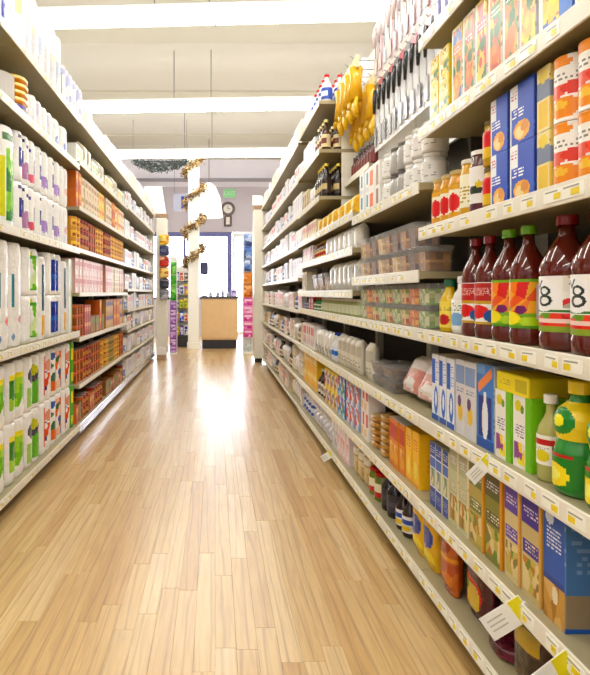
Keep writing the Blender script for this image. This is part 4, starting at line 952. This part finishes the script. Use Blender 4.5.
vA = towels('tall green and white towel pack with yellow edge', .17, .47, lambda c: c.blobs(.25, .08, .85, .78, ['3A9A24', '62B82E', '2E8420', '8ACC4A'], 3, 14).rect(0, .1, .2, .7, 'D8D83A').rect(.1, .86, .9, .92, '4A7A4A'), 1)
vB = towels('white toilet roll pack with navy and purple bear patch', .30, .245, lambda c: c.rect(.1, .3, .38, .68, '22348A').ell(.24, .5, .08, .08, 'E8E6F0').ell(.46, .28, .16, .18, 'B88AB0').ell(.6, .24, .12, .14, '5A3A8A').rect(.08, .84, .4, .92, '2A2A6A').rect(.44, .74, .74, .82, '5A4A9A').ell(.78, .2, .1, .1, 'D86A7A').rect(.82, .3, .94, .6, '3A4A9A'), 3, name='toilet_roll_pack')
vC = towels('white toilet roll pack with small navy patch', .24, .245, lambda c: c.rect(.2, .28, .5, .6, '2E3E92').ell(.62, .3, .16, .14, 'B49CD0').rect(.2, .82, .45, .9, '3A3A7A').ell(.82, .26, .12, .14, '6A4A92').ell(.34, .44, .07, .07, 'E4E2F0'), 2, name='toilet_roll_pack')
vD = towels('plain white toilet roll pack', .17, .245, lambda c: c.rect(.4, .2, .55, .5, 'E4E0EC').ell(.7, .4, .1, .1, 'EBC8B8'), 2, name='toilet_roll_pack')
z = 2.14
for k, t in ((vB, 2), (vA, 1), (vA, 1), (vB, 2), (vC, 2), (vC, 2), (vD, 2)):
    for i in range(t): put(k, 'L', z+k.w/2, 1.30+i*(k.h+.002), .03, P1+' upper row', TIERS[t][i], jr=.01)
    z += k.w+.006
def plate_stack():
    m = MB(); lp = recentre(circle(.11, 24), .11); lv = []
    for k in range(17): lv += [(k*.009, .93, .93, k/17, 0, .11), (k*.009+.008, 1, 1, k/17, 0, .11)]
    m.sweep(lp, lv, lambda f, u, v: 'F2F1EE', smooth=False)
    return Kind('paper_plate_stack', 'plates', 'round stack of white paper plates', .22, .22, .153, [('plates', m.mesh('paper_plate_stack', PAPER))])
ps = plate_stack()
WP = P1+' plate shelf'
z = run(ps, 'L', 2.39, 2.86, 1.87, WP, gap=.012, tiers=1)
yp = bag_kind('napkin_packet', 'packet', 'flat yellow and orange napkin packet', .16, .15, .035, Cv(10, 4, 'F0C83A').rect(0, 0, 1, .4, 'E8A040').rect(.1, .4, .9, .8, 'F6E29A'), 'F2D87A')
yq = bag_kind('napkin_packet', 'packet', 'flat white and violet napkin packet', .16, .15, .035, Cv(10, 4, 'EFEAF0').rect(.1, .2, .5, .8, '6A5AA8').rect(.55, .2, .9, .8, 'D86A6A'), 'EEEAF0')
for i in range(6): put((yq, yq, yp, yp, yp, yp)[i], 'L', z+.07, 1.87+i*.0355, .03, WP, ('bottom', 'second', 'third', 'fourth', 'fifth', 'top')[i], jr=.04)
wn = towels('puffy white napkin pack', .2, .17, lambda c: c.blobs(.1, .1, .9, .9, ['F4F4F2', 'F4F4F2', 'E4E2E8', 'EDEBE8', 'D8D4E0'], 4, 14), 2, name='napkin_pack')
wv = towels('white napkin pack with blue circle', .17, .18, lambda c: c.ell(.5, .3, .24, .18, '5A70B8').ell(.5, .7, .3, .14, 'DCDCE4'), 1, name='napkin_pack')
z = run(wn, 'L', z+.165, 3.62, 1.87, WP); z = run(wv, 'L', z+.02, 3.93, 1.87, WP)
WTp = P1+' top shelf'
xa = towels('white bulk paper pack with blue letters and lime mark', .36, .36, lambda c: c.ell(.7, .7, .3, .2, 'EFF2B8').rect(.1, .5, .22, .9, '4A52B4').rect(.1, .1, .2, .35, '6A70C0').ell(.4, .3, .15, .1, 'DCE0F0'), 3, 1, d=.3, name='bulk_paper_pack')
xb = towels('tall white bulk paper pack with pale grey print', .34, .38, lambda c: c.blobs(.05, .05, .95, .6, ['F4F4F3', 'F4F4F3', 'DCDCE0', 'CDD6E4', 'E4E4D4'], 6, 22), 3, 1, d=.3, name='bulk_paper_pack')
xc = towels('white bulk paper pack with faint violet print', .26, .26, lambda c: c.blobs(.05, .05, .95, .9, ['F4F4F3', 'F4F4F3', 'D4D4E8', 'C4C8E4', 'E8E8F0'], 8, 22).rect(.0, 0, .06, .8, 'B0A8C0'), 3, 1, d=.3, name='bulk_paper_pack')
z = run(xa, 'L', 2.2, 2.94, 2.19, WTp, gap=.01); z = run(xb, 'L', z+.01, 3.7, 2.19, WTp, gap=.01); z = run(xc, 'L', z+.01, 4.3, 2.19, WTp, gap=.01)

# ------------------------------------------------------------------ left: pet food
RES = 2
def cancv(c1, c2, c3, s): return Cv(6, 5, c1).rect(.1, .15, .9, .8, c2).blobs(.2, .25, .8, .7, [c2, c3, c1], s, 5)
cans = [can_kind('pet_food_can', 'orange and brown pet food can', .042, .075, cancv('C8682A', '8A4A20', 'E8A850', 2)), can_kind('pet_food_can', 'red-brown pet food can', .042, .075, cancv('A8402A', '7A3A22', 'D89A60', 4)),
        can_kind('pet_food_can', 'tan pet food can with green mark', .042, .075, cancv('B88A50', '6A7A3A', 'E0C088', 5)), can_kind('pet_food_can', 'gold pet food can', .042, .075, cancv('D89A34', 'F0C86A', 'A8602A', 7))]
bxs = [lbox('pet_food_box', 'orange pet food box', .075, .12, .125, 'D87A34', 'F0B860', 'A84A28', 2), lbox('pet_food_box', 'rust red pet food box', .065, .12, .11, 'B84A2E', 'E8B890', '7A3A2A', 4),
       lbox('pet_food_box', 'brown pet food box with green front', .08, .12, .13, '9A6A3A', '6E8A3A', 'D8A85A', 6), lbox('pet_food_box', 'purple and tan pet food box', .09, .12, .125, 'C49A68', '5A4A8A', 'E0C090', 8)]
pink = [lbox('pet_food_box', 'pink and white treat box', .10, .12, .12, 'E8C4BC', 'C8706A', 'F4E8E2', 2), lbox('pet_food_box', 'salmon treat box', .10, .12, .12, 'DDA898', 'B86A5A', 'EED4C8', 4)]
ylw = [lbox('pet_food_box', 'yellow treat box with orange front', .10, .12, .12, 'F0D048', 'E88A34', 'F6E8A0', 2), lbox('pet_food_box', 'cream treat box with red front', .10, .12, .12, 'F0E2C8', 'D86A4A', 'E8B88A', 4), lbox('pet_food_box', 'pale tan treat box', .10, .12, .12, 'E6D4B8', 'B8946A', 'D8B890', 6)]
pale = [lbox('pet_food_box', 'white box with pale green front', .11, .12, .13, 'F0F0E8', 'B8C898', 'E4DCC0', 2), lbox('pet_food_box', 'white box with yellow front', .11, .12, .13, 'F4F1E4', 'E4D080', 'D8CCB0', 4), lbag('kibble_bag', 'white and grey kibble bag', .14, .1, .2, ['EEECE8', 'D0CEC8', 'C8C0A8', 'F4F2F0'], 4)]
POOL.update(cans=cans, brown=bxs+cans[:2], pink=pink+ylw[2:], ylw=ylw+bxs[:1], palepet=pale)
H2 = [.10]+HL2
keys = ['brown', 'cans', 'brown', 'pink', 'cans', 'ylw', 'palepet', 'white']
for bi, (a, b_) in enumerate(((3.95, 5.04), (5.04, 6.13))):
    for si, h in enumerate(H2):
        room = (H2[si+1]-h-.04) if si+1 < 8 else .36
        a_ = 4.32 if (bi == 0 and si == 7) else a+.02
        fill('L', a_, b_-.015, h, room, keys[si], f'{ordinal(bi+3)} left bay {SN[si] if si < 7 else "top shelf"}', 140+bi*10+si, maxt=3)
H3 = [.10]+HL3
for bi, (a, b_) in enumerate(((6.13, 7.05), (7.05, 7.97), (7.97, 8.88))):
    for si, h in enumerate(H3):
        room = (H3[si+1]-h-.04) if si+1 < 9 else .34
        fill('L', a+.02, b_-.015, h, room, 'pale' if si < 8 else 'white', f'{ordinal(bi+5)} left bay {SN[si]}', 240+bi*10+si, maxt=2)

# ------------------------------------------------------------------ price cards sticking out from the rails
def price_card(z, h, w, hh, ang, label, x=None):
    q = MB(); q.box(-w, -.0006, -hh, 0, .0006, 0, 'F6F6F0')
    y = MB(); y.box(-w*.3, -.0014, -hh*.98, -.002, .0014, -hh*.02, 'E6DC3C')
    b_ = MB()
    for i in range(3): b_.box(-w*.9, -.0012, -hh*(.3+.2*i), -w*.52, .0012, -hh*(.24+.2*i), 'C9C8BE')
    c = MB(); c.box(-.012, -.004, -hh*.5-.01, .004, .004, -hh*.5+.01, 'D8D8D4', .001)
    t = empty('price_card', ((.656 if x is None else x), z, h), 0); t.rotation_euler = (0, ang, random.uniform(-.2, .2))
    tag(t, label, 'price card', 'price cards clipped to shelf rails')
    link('card', q.mesh('price_card', LABEL), t); link('yellow_band', y.mesh('yellow_band', LABEL), t); link('printed_lines', b_.mesh('printed_lines', LABEL), t); link('clip', c.mesh('clip', PLASTIC), t)
price_card(1.255, .347, .10, .056, math.radians(-36), 'white and yellow price card on rail below violet rice boxes')
price_card(1.085, .335, .125, .06, math.radians(-30), 'largest white price card, at the bottom right corner')
price_card(1.40, .615, .075, .036, math.radians(-42), 'white price card below the powdered milk boxes')
price_card(3.28, .112, .07, .04, math.radians(-30), 'small white price card on the lowest right rail')

# ------------------------------------------------------------------ far end of the aisle
def foliage(path_fn, n, spread, size, cols, seed, flat=1.0):
    m = MB(); r = random.Random(seed)
    for i in range(n):
        p = Vector(path_fn(r.random()))+Vector((r.gauss(0, spread), r.gauss(0, spread)*flat, r.gauss(0, spread)))
        d = Vector((r.gauss(0, 1), r.gauss(0, 1), r.gauss(0, 1))).normalized(); e = d.cross(Vector((r.gauss(0, 1), r.gauss(0, 1), r.gauss(0, 1)))).normalized()
        L = size*r.uniform(.6, 1.4); W = L*.38; k = len(m.v); f = d.cross(e)*W*.3
        m.v += [tuple(p-d*L*.5), tuple(p+e*W*.5+f), tuple(p+d*L*.5), tuple(p-e*W*.5+f)]
        m.quad((k, k+1, k+2), r.choice(cols)); m.quad((k, k+2, k+3), r.choice(cols))
    return m
LEAF = printed('dry_leaf', .7)
def far_end():
    # column
    CX, CY = -.383, 10.45
    t = empty('column', (CX, CY, 0)); tag(t, 'square white column wrapped in a dried leaf garland', 'column')
    PW = plain('white_column_paint', 'F3F2EA', .5, 0, .02)
    m = MB(); m.box(-.1, -.1, .12, .1, .1, 3.36, 'FFFFFF', .012)
    link('shaft', m.mesh('shaft', PW), t)
    m = MB(); m.box(-.115, -.115, 0, .115, .115, .119, 'FFFFFF', .006); link('base_trim', m.mesh('base_trim', PW), t)
    m = MB(); m.box(-.115, -.115, 3.361, .115, .115, 3.40, 'FFFFFF', .006); link('capital', m.mesh('capital', PW), t)
    def helix(u):
        a = u*2*PI*3.6+2.2; return (CX+.165*math.cos(a), CY+.165*math.sin(a), 1.45+u*1.95)
    g = empty('column_garland', (CX, CY, 1.45)); tag(g, 'brown dried leaf garland spiralling up the white column', 'garland')
    st = MB(); st.tube([tuple(Vector(helix(i/120))-Vector((CX, CY, 1.45))) for i in range(121)], .014, '6A4E30', 6); link('vine', st.mesh('vine', LEAF), g)
    fm = foliage(lambda u: tuple(Vector(helix(u))-Vector((CX, CY, 1.45))), 1500, .034, .075, ['B08A58', '8A6A40', 'D8BE8E', 'C8A470', '6A5034', 'E6D8B4', '5A5648'], 4)
    lo = link('leaves', fm.mesh('leaves', LEAF), g); lo['kind'] = 'stuff'
    # dark swag under the ceiling
    s0, s1 = -1.45, -.5
    g = empty('evergreen_swag', ((s0+s1)/2, 10.27, 3.33)); tag(g, 'dark evergreen swag hanging left of the column top', 'garland')
    def sw(u):
        x = (u-.5)*(s1-s0); return (x, 0, -.18*(1-(2*u-1)**2)*random.random())
    fm = foliage(sw, 1100, .02, .06, ['3E4440', '2E3430', '565C58', '6A706E', '484A44'], 8)
    lo = link('needles', fm.mesh('needles', LEAF), g); lo['kind'] = 'stuff'
    st = MB(); st.tube([(s0-(s0+s1)/2, 0, .0), (s1-(s0+s1)/2, 0, 0)], .012, '3A3A34'); link('cord', st.mesh('cord', LEAF), g)
    for x in (s0, s1):
        st = MB(); st.tube([(x-(s0+s1)/2, 0, 0), (x-(s0+s1)/2, 0, CEIL-3.33-.03)], .004, '8A8A88', 5); link('hanging_wire', st.mesh('hanging_wire', WIRE), g)
    # counter
    WOOD = plain('counter_wood', 'DDBA88', .45, 0, .10, 9)
    t = empty('checkout_counter', (.08, 10.4, 0)); tag(t, 'small wood-fronted counter with dark top and black toe-kick', 'counter')
    m = MB(); m.box(-.33, 0, .16, .33, .55, .90, 'FFFFFF', .004); link('cabinet_body', m.mesh('cabinet_body', WOOD), t)
    m = MB(); m.box(-.31, .04, 0, .31, .54, .159); link('toe_kick', m.mesh('toe_kick', plain('black_toe_kick', '23252F', .4)), t)
    m = MB(); m.box(-.345, -.02, .901, .345, .57, .94, 'FFFFFF', .004); link('countertop', m.mesh('countertop', plain('dark_countertop', '565560', .3)), t)
    for x0, x1 in ((-.315, .315),):
        m = MB(); m.box(x0, -.012, .19, x1, -.001, .88, 'FFFFFF', .003); link('front_panel', m.mesh('front_panel', WOOD), t)
    # things on the counter
    for i, (x, r, h, bc, cc, lb_, ds) in enumerate(((-.16, .03, .11, 'C8CCD8', '8A8E9C', 'E8E8F0', 'grey bottle at left end of the counter'), (-.03, .035, .10, 'B8BCCC', '6A6E80', 'DADCE8', 'squat grey bottle on the counter'),
                                                    (.06, .028, .15, 'D8DAE4', 'F0F0F4', 'B0B8D4', 'tall pale bottle on the counter'), (.16, .03, .09, 'A8A0B8', '5A5468', 'D8D0E4', 'short violet bottle on the counter'))):
        k = lbottle('counter_bottle', ds, r, h, bc, cc, lb_, '8A90B0'); o = k.make((.08+x, 10.5, .9405), 0); tag(o, ds, 'bottle')
    k = lbox('leaflet_box', 'x', .1, .08, .12, 'C8BCDC', '7A6AA8', 'E4DCEC', 4); o = k.make((.34, 10.5, .9405), 0); tag(o, 'violet leaflet box at right end of the counter', 'box')
    t = empty('register_screen', (-.20, 10.62, .9405)); tag(t, 'navy register screen on a pole beside the column', 'screen')
    m = MB(); m.box(-.06, -.05, 0, .06, .05, .012, 'FFFFFF', .003); m.tube([(0, 0, .012), (0, 0, .4)], .012); link('stand', m.mesh('stand', DARK), t)
    m = MB(); m.box(-.075, -.03, .40, .075, .01, .62, 'FFFFFF', .006); link('screen_case', m.mesh('screen_case', plain('navy_plastic', '2A2E58', .35)), t)
    # rack between left shelves and column
    t = empty('display_rack', (-.62, 10.75, 0)); tag(t, 'narrow white display rack left of the column', 'rack')
    m = MB(); m.box(-.13, .16, .0, .13, .175, 1.5); link('back_panel', m.mesh('back_panel', WHITE_E), t)
    m = MB(); m.box(-.125, -.005, .001, .125, .159, .2, 'FFFFFF', .004); link('base_box', m.mesh('base_box', plain('black_base', '1E1E22', .4)), t)
    for sgn in (-1, 1):
        m = MB(); m.box(sgn*.136-.006, -.01, 0, sgn*.136+.006, .175, 1.5, 'FFFFFF', .001); link('side_panel', m.mesh('side_panel', WHITE_E), t)
    hts = [.22, .47, .72, .97, 1.22]
    cols = [('E8D85A', '8A8A3A'), ('6A4A9A', 'E0D8F0'), ('F0F0EE', '3A4A8A'), ('E8C83A', '9A6AB0'), ('3A5AB8', 'E8E8F0'), ('F0E8D8', 'C8503A'), ('4A4A52', 'D8D0C0'), ('F0D84A', '5A8A3A')]
    nm = ['yellow and olive', 'violet and white', 'white and navy', 'yellow and violet', 'blue and white', 'cream and red', 'charcoal and cream', 'yellow and green']
    q = 0
    for i, h in enumerate(hts):
        m = MB(); m.box(-.128, .0, h-.014, .128, .159, h, 'FFFFFF'); link('shelf', m.mesh('shelf', DARK), t)
        for j in range(3):
            c = cols[q % 8]
            k = lbox('boxed_item', 'x', .07, .06, .15+.02*((i+j) % 3), c[0], c[1], c[1], q)
            o = k.make((-.62-.082+.082*j, 10.77, h+.0006), 0); tag(o, f'{nm[q % 8]} package, {("left", "middle", "right")[j]} on {ordinal(i+1)} level of display rack', 'package', 'packages on the display rack'); q += 1
    # end panels of the two shelving runs with header boards
    for nm_, x0, x1, y0, y1, top, lab in (('end_display', -.905, -.745, 8.93, 9.20, 2.16, 'cream end panel closing the left shelving run'), ('end_display', .56, .70, 8.33, 8.60, 2.2, 'cream end panel closing the right shelving run')):
        t = empty(nm_, ((x0+x1)/2, y0, 0)); tag(t, lab, 'end panel')
        w_ = (x1-x0)/2; d = y1-y0
        m = MB(); m.box(-w_, 0, .06, w_, d, top, 'FFFFFF', .006); link('panel', m.mesh('panel', CREAM), t)
        m = MB(); m.box(-w_+.02, .02, 0, w_-.02, d-.02, .059); link('foot', m.mesh('foot', DARK), t)
        m = MB(); m.box(-w_-.006, -.006, top+.001, w_+.006, d, top+.06, 'FFFFFF', .004); link('brown_band', m.mesh('brown_band', plain('brown_band', '9A7A58', .5)), t)
        hw_ = .16 if x0 < 0 else w_+.01; hx = -.09 if x0 < 0 else 0
        m = MB(); m.v = [(hx-hw_*1.1, 0, top+.061), (hx+hw_, 0, top+.061), (hx+hw_, .03, top+.061), (hx-hw_*1.1, .03, top+.061),
                         (hx-hw_*1.1, 0, top+(.48 if x0 < 0 else .2)), (hx+hw_*.6, 0, top+(.48 if x0 < 0 else .2)), (hx+hw_*.6, .03, top+(.48 if x0 < 0 else .2)), (hx-hw_*1.1, .03, top+(.48 if x0 < 0 else .2))]
        for f in ((3,2,1,0),(4,5,6,7),(0,1,5,4),(1,2,6,5),(2,3,7,6),(3,0,4,7)): m.quad(f)
        link('header_board', m.mesh('header_board', WHITE_E), t)
    # hanging snack bags on the left end panel
    bagc = [('yellow', ['E8C23A', 'F0DC8A', 'D89A2A']), ('navy', ['3A3E66', '5A5E80', '2A2C4A']), ('red', ['C84A3A', 'E8C0A0', '8A2A24']), ('amber', ['E0A83A', 'F0D890', 'C8862A']), ('charcoal', ['4A4A5A', '6A6A78', '2E2E3A']), ('grey', ['8A8A92', 'B8B8BE', '5A5A62'])]
    for i, (n, cs) in enumerate(bagc):
        k = lbag('hanging_bag', 'x', .15, .05, .15, cs, 3+i)
        e = MB(); e.tube([(0, .025, .15), (0, .03, .156), (0, .069, .156)], .003, '9A9A98', 5); k.parts = [('bag_body', k.parts[0][1]), ('peg_hook', e.mesh('peg_hook', WIRE))]
        o = k.make((-.775, 8.86, 1.74-i*.168), 0); tag(o, f'{n} snack bag hanging on the left end panel', 'bag', 'snack bags on the left end panel')
    # narrow floor stands beyond the end panels
    def stand(x, y, w_, h, lab):
        t = empty('floor_stand', (x, y, 0)); tag(t, lab, 'stand')
        m = MB(); m.box(-w_/2, 0, .0, w_/2, .12, .03, 'FFFFFF', .003); link('base', m.mesh('base', WHITE_E), t)
        m = MB(); m.box(-w_/2, .121, .0, w_/2, .133, h); link('back_board', m.mesh('back_board', WHITE_E), t)
    stand(-.68, 9.42, .12, 1.6, 'slim floor stand by the left end panel')
    for i in range(7):
        c = [('9A6AB8', 'D8B8E0'), ('7A4A9A', 'E0C8E8')][i % 2]
        k = lbox('sweet_box', 'x', .10, .10, .118, c[0], c[1], c[1], i); o = k.make((-.68, 9.43, .031+i*.1195), 0); tag(o, f'violet sweet box, {ordinal(i+1)} from the floor on left stand', 'box', 'violet sweet boxes on the left stand')
    for i in range(3):
        k = lbag('hanging_bag', 'x', .10, .06, .2, ['4AA83A', '8ACC6A', '2E8A34'], i); o = k.make((-.68, 9.44, .875+i*.215), 0); tag(o, f'green snack bag, {ordinal(i+1)} up on the left stand', 'bag', 'green bags on the left stand')
    stand(.545, 9.52, .17, 2.02, 'slim floor stand by the right end panel')
    k = tub_kind('plastic_bin', 'x', .14, .10, .24, ['C8D4D0', 'E0E8E4', 'A8B8B4'], seed=3); o = k.make((.545, 9.53, .031), 0); tag(o, 'pale clear bin at the foot of the right stand', 'bin')
    for i in range(5):
        k = lbox('sweet_box', 'x', .15, .10, .128, ('D86AA8', 'E89AC4')[i % 2], 'F4D0E4', 'C84A94', i); o = k.make((.545, 9.53, .275+i*.1295), 0); tag(o, f'pink sweet box, {ordinal(i+1)} up on the right stand', 'box', 'pink sweet boxes on the right stand')
    for i in range(2):
        k = lbag('hanging_bag', 'x', .14, .07, .2, ['D8864A', 'E8B07A', 'A8582A'], i); o = k.make((.545, 9.54, .93+i*.21), 0); tag(o, f'{("lower", "upper")[i]} orange snack bag on the right stand', 'bag', 'orange bags on the right stand')
    for i in range(3):
        k = lbag('hanging_bag', 'x', .13, .07, .2, ['5A78B8', '8AA4D4', 'C8D4EC', '3A4A7A'], i); o = k.make((.545, 9.54, 1.355+i*.21), 0); tag(o, f'blue snack bag, {ordinal(i+1)} up on the right stand', 'bag', 'blue bags on the right stand')
    # little white bin on the floor by the left end
    t = empty('waste_bin', (-.80, 8.62, 0)); tag(t, 'small white bin with tan foot on the floor', 'bin')
    m = MB(); m.sweep(rrect(.15, .13, .015, 1, 1), [(.08, .92, .92, 0), (.2, 1, 1, 1)], lambda f, u, v: 'F2F0EE'); link('bin_body', m.mesh('bin_body', PLASTIC), t)
    m = MB(); m.sweep(rrect(.14, .12, .012, 1, 1), [(0, 1, 1, 0), (.079, .98, .98, 1)], lambda f, u, v: 'B89A80'); link('bin_foot', m.mesh('bin_foot', PLASTIC), t)
    # pendant lamp
    sh, nt, b = new_mat('lit_shade'); b.inputs['Base Color'].default_value = (.9, .9, .88, 1); b.inputs['Emission Color'].default_value = (1, .98, .95, 1); b.inputs['Emission Strength'].default_value = 1.2
    t = empty('pendant_lamp', (-.12, 11.6, 2.52)); tag(t, 'white bell-shaped pendant lamp right of the column', 'lamp')
    m = MB(); lp = recentre(circle(1, 24), 1); m.sweep(lp, [(0, .27, .27, 0), (.12, .265, .265, .2), (.4, .22, .22, .5), (.6, .13, .13, .8), (.68, .04, .04, 1)], lambda f, u, v: 'FFFFFF', bottom=False, smooth=True); link('lamp_shade', m.mesh('lamp_shade', sh), t)
    m = MB(); m.tube([(0, 0, .68), (0, 0, CEIL-2.52-.03)], .008); link('cord', m.mesh('cord', WIRE), t)
    # blue hanging sign
    t = empty('hanging_sign', (-.70, 12.0, 2.70)); tag(t, 'small blue and white hanging sign left of the column', 'sign')
    m = MB(); m.box(-.17, 0, 0, .17, .03, .36, 'FFFFFF', .004); link('board', m.mesh('board', plain('grey_sign_board', 'B4B8D0', .5)), t)
    m = MB(); m.box(.0, -.004, .03, .16, -.0005, .3); link('blue_field', m.mesh('blue_field', plain('blue_sign_print', '2C40B8', .4)), t)
    for x in (-.14, .14):
        m = MB(); m.tube([(x, .015, .36), (x, .015, CEIL-2.7-.03)], .004); link('hanging_wire', m.mesh('hanging_wire', WIRE), t)
    # wall clock
    t = empty('wall_clock', (.30, WALL_Y-.06, 2.95)); tag(t, 'dark round wall clock with small pendulum case', 'clock')
    BR = plain('dark_walnut', '5A463E', .4)
    def disc(r0, r1, y0, y1, c):
        m = MB(); n = 32
        for (r, y) in ((r0, y0), (r1, y0), (r1, y1), (r0, y1)): m.v += [(math.cos(2*PI*i/n)*r, y, math.sin(2*PI*i/n)*r) for i in range(n)]
        for k in range(4):
            for i in range(n):
                j = (i+1) % n; kk = (k+1) % 4; m.quad((k*n+i, k*n+j, kk*n+j, kk*n+i), c)
        return m
    link('rim', disc(.105, .165, -.02, .055, 'FFFFFF').mesh('rim', BR), t)
    link('clock_face', disc(.001, .106, .0, .02, 'FFFFFF').mesh('clock_face', plain('clock_face', 'E8E6E0', .5)), t)
    m = MB(); m.box(-.006, -.006, 0, .006, -.001, .075, 'FFFFFF'); link('hand', m.mesh('hand', DARK), t); m = MB(); m.box(0, -.006, -.006, .055, -.001, .006); link('hand', m.mesh('hand', DARK), t)
    m = MB(); m.box(-.09, 0, -.40, .09, .055, -.16, 'FFFFFF', .01); cse = link('pendulum_case', m.mesh('pendulum_case', BR), t)
    m = MB(); m.box(-.04, -.006, -.36, .04, -.001, -.19); link('case_glass', m.mesh('case_glass', plain('case_glass', 'D8D0CC', .15)), cse)
    # exit sign
    t = empty('exit_sign', (.33, WALL_Y-.06, 3.20)); tag(t, 'green exit sign on the far wall above the clock', 'sign')
    m = MB(); m.box(-.15, 0, 0, .15, .055, .22, 'FFFFFF', .006); link('sign_box', m.mesh('sign_box', plain('pale_sign_housing', 'DCE8DC', .4)), t)
    ge, nt, b = new_mat('green_lit_panel'); b.inputs['Base Color'].default_value = L4('7FCB8A'); b.inputs['Emission Color'].default_value = L4('6FC67C'); b.inputs['Emission Strength'].default_value = .35
    m = MB(); m.box(-.135, -.005, .02, .135, -.0005, .2); link('green_panel', m.mesh('green_panel', ge), t)
    cu = bpy.data.curves.new('exit_text', 'FONT'); cu.body = 'EXIT'; cu.size = .13; cu.align_x = 'CENTER'; cu.align_y = 'CENTER'; cu.extrude = .001
    to = bpy.data.objects.new('tmp_text', cu); COL.objects.link(to); bpy.context.view_layer.update()
    me = bpy.data.meshes.new_from_object(to.evaluated_get(bpy.context.evaluated_depsgraph_get())); bpy.data.objects.remove(to)
    me.materials.clear(); me.materials.append(plain('white_lettering', 'F4FAF2', .5)); link('lettering', me, t, (0, -.0065, .11), (PI/2, 0, 0))
far_end()
finish_labels()
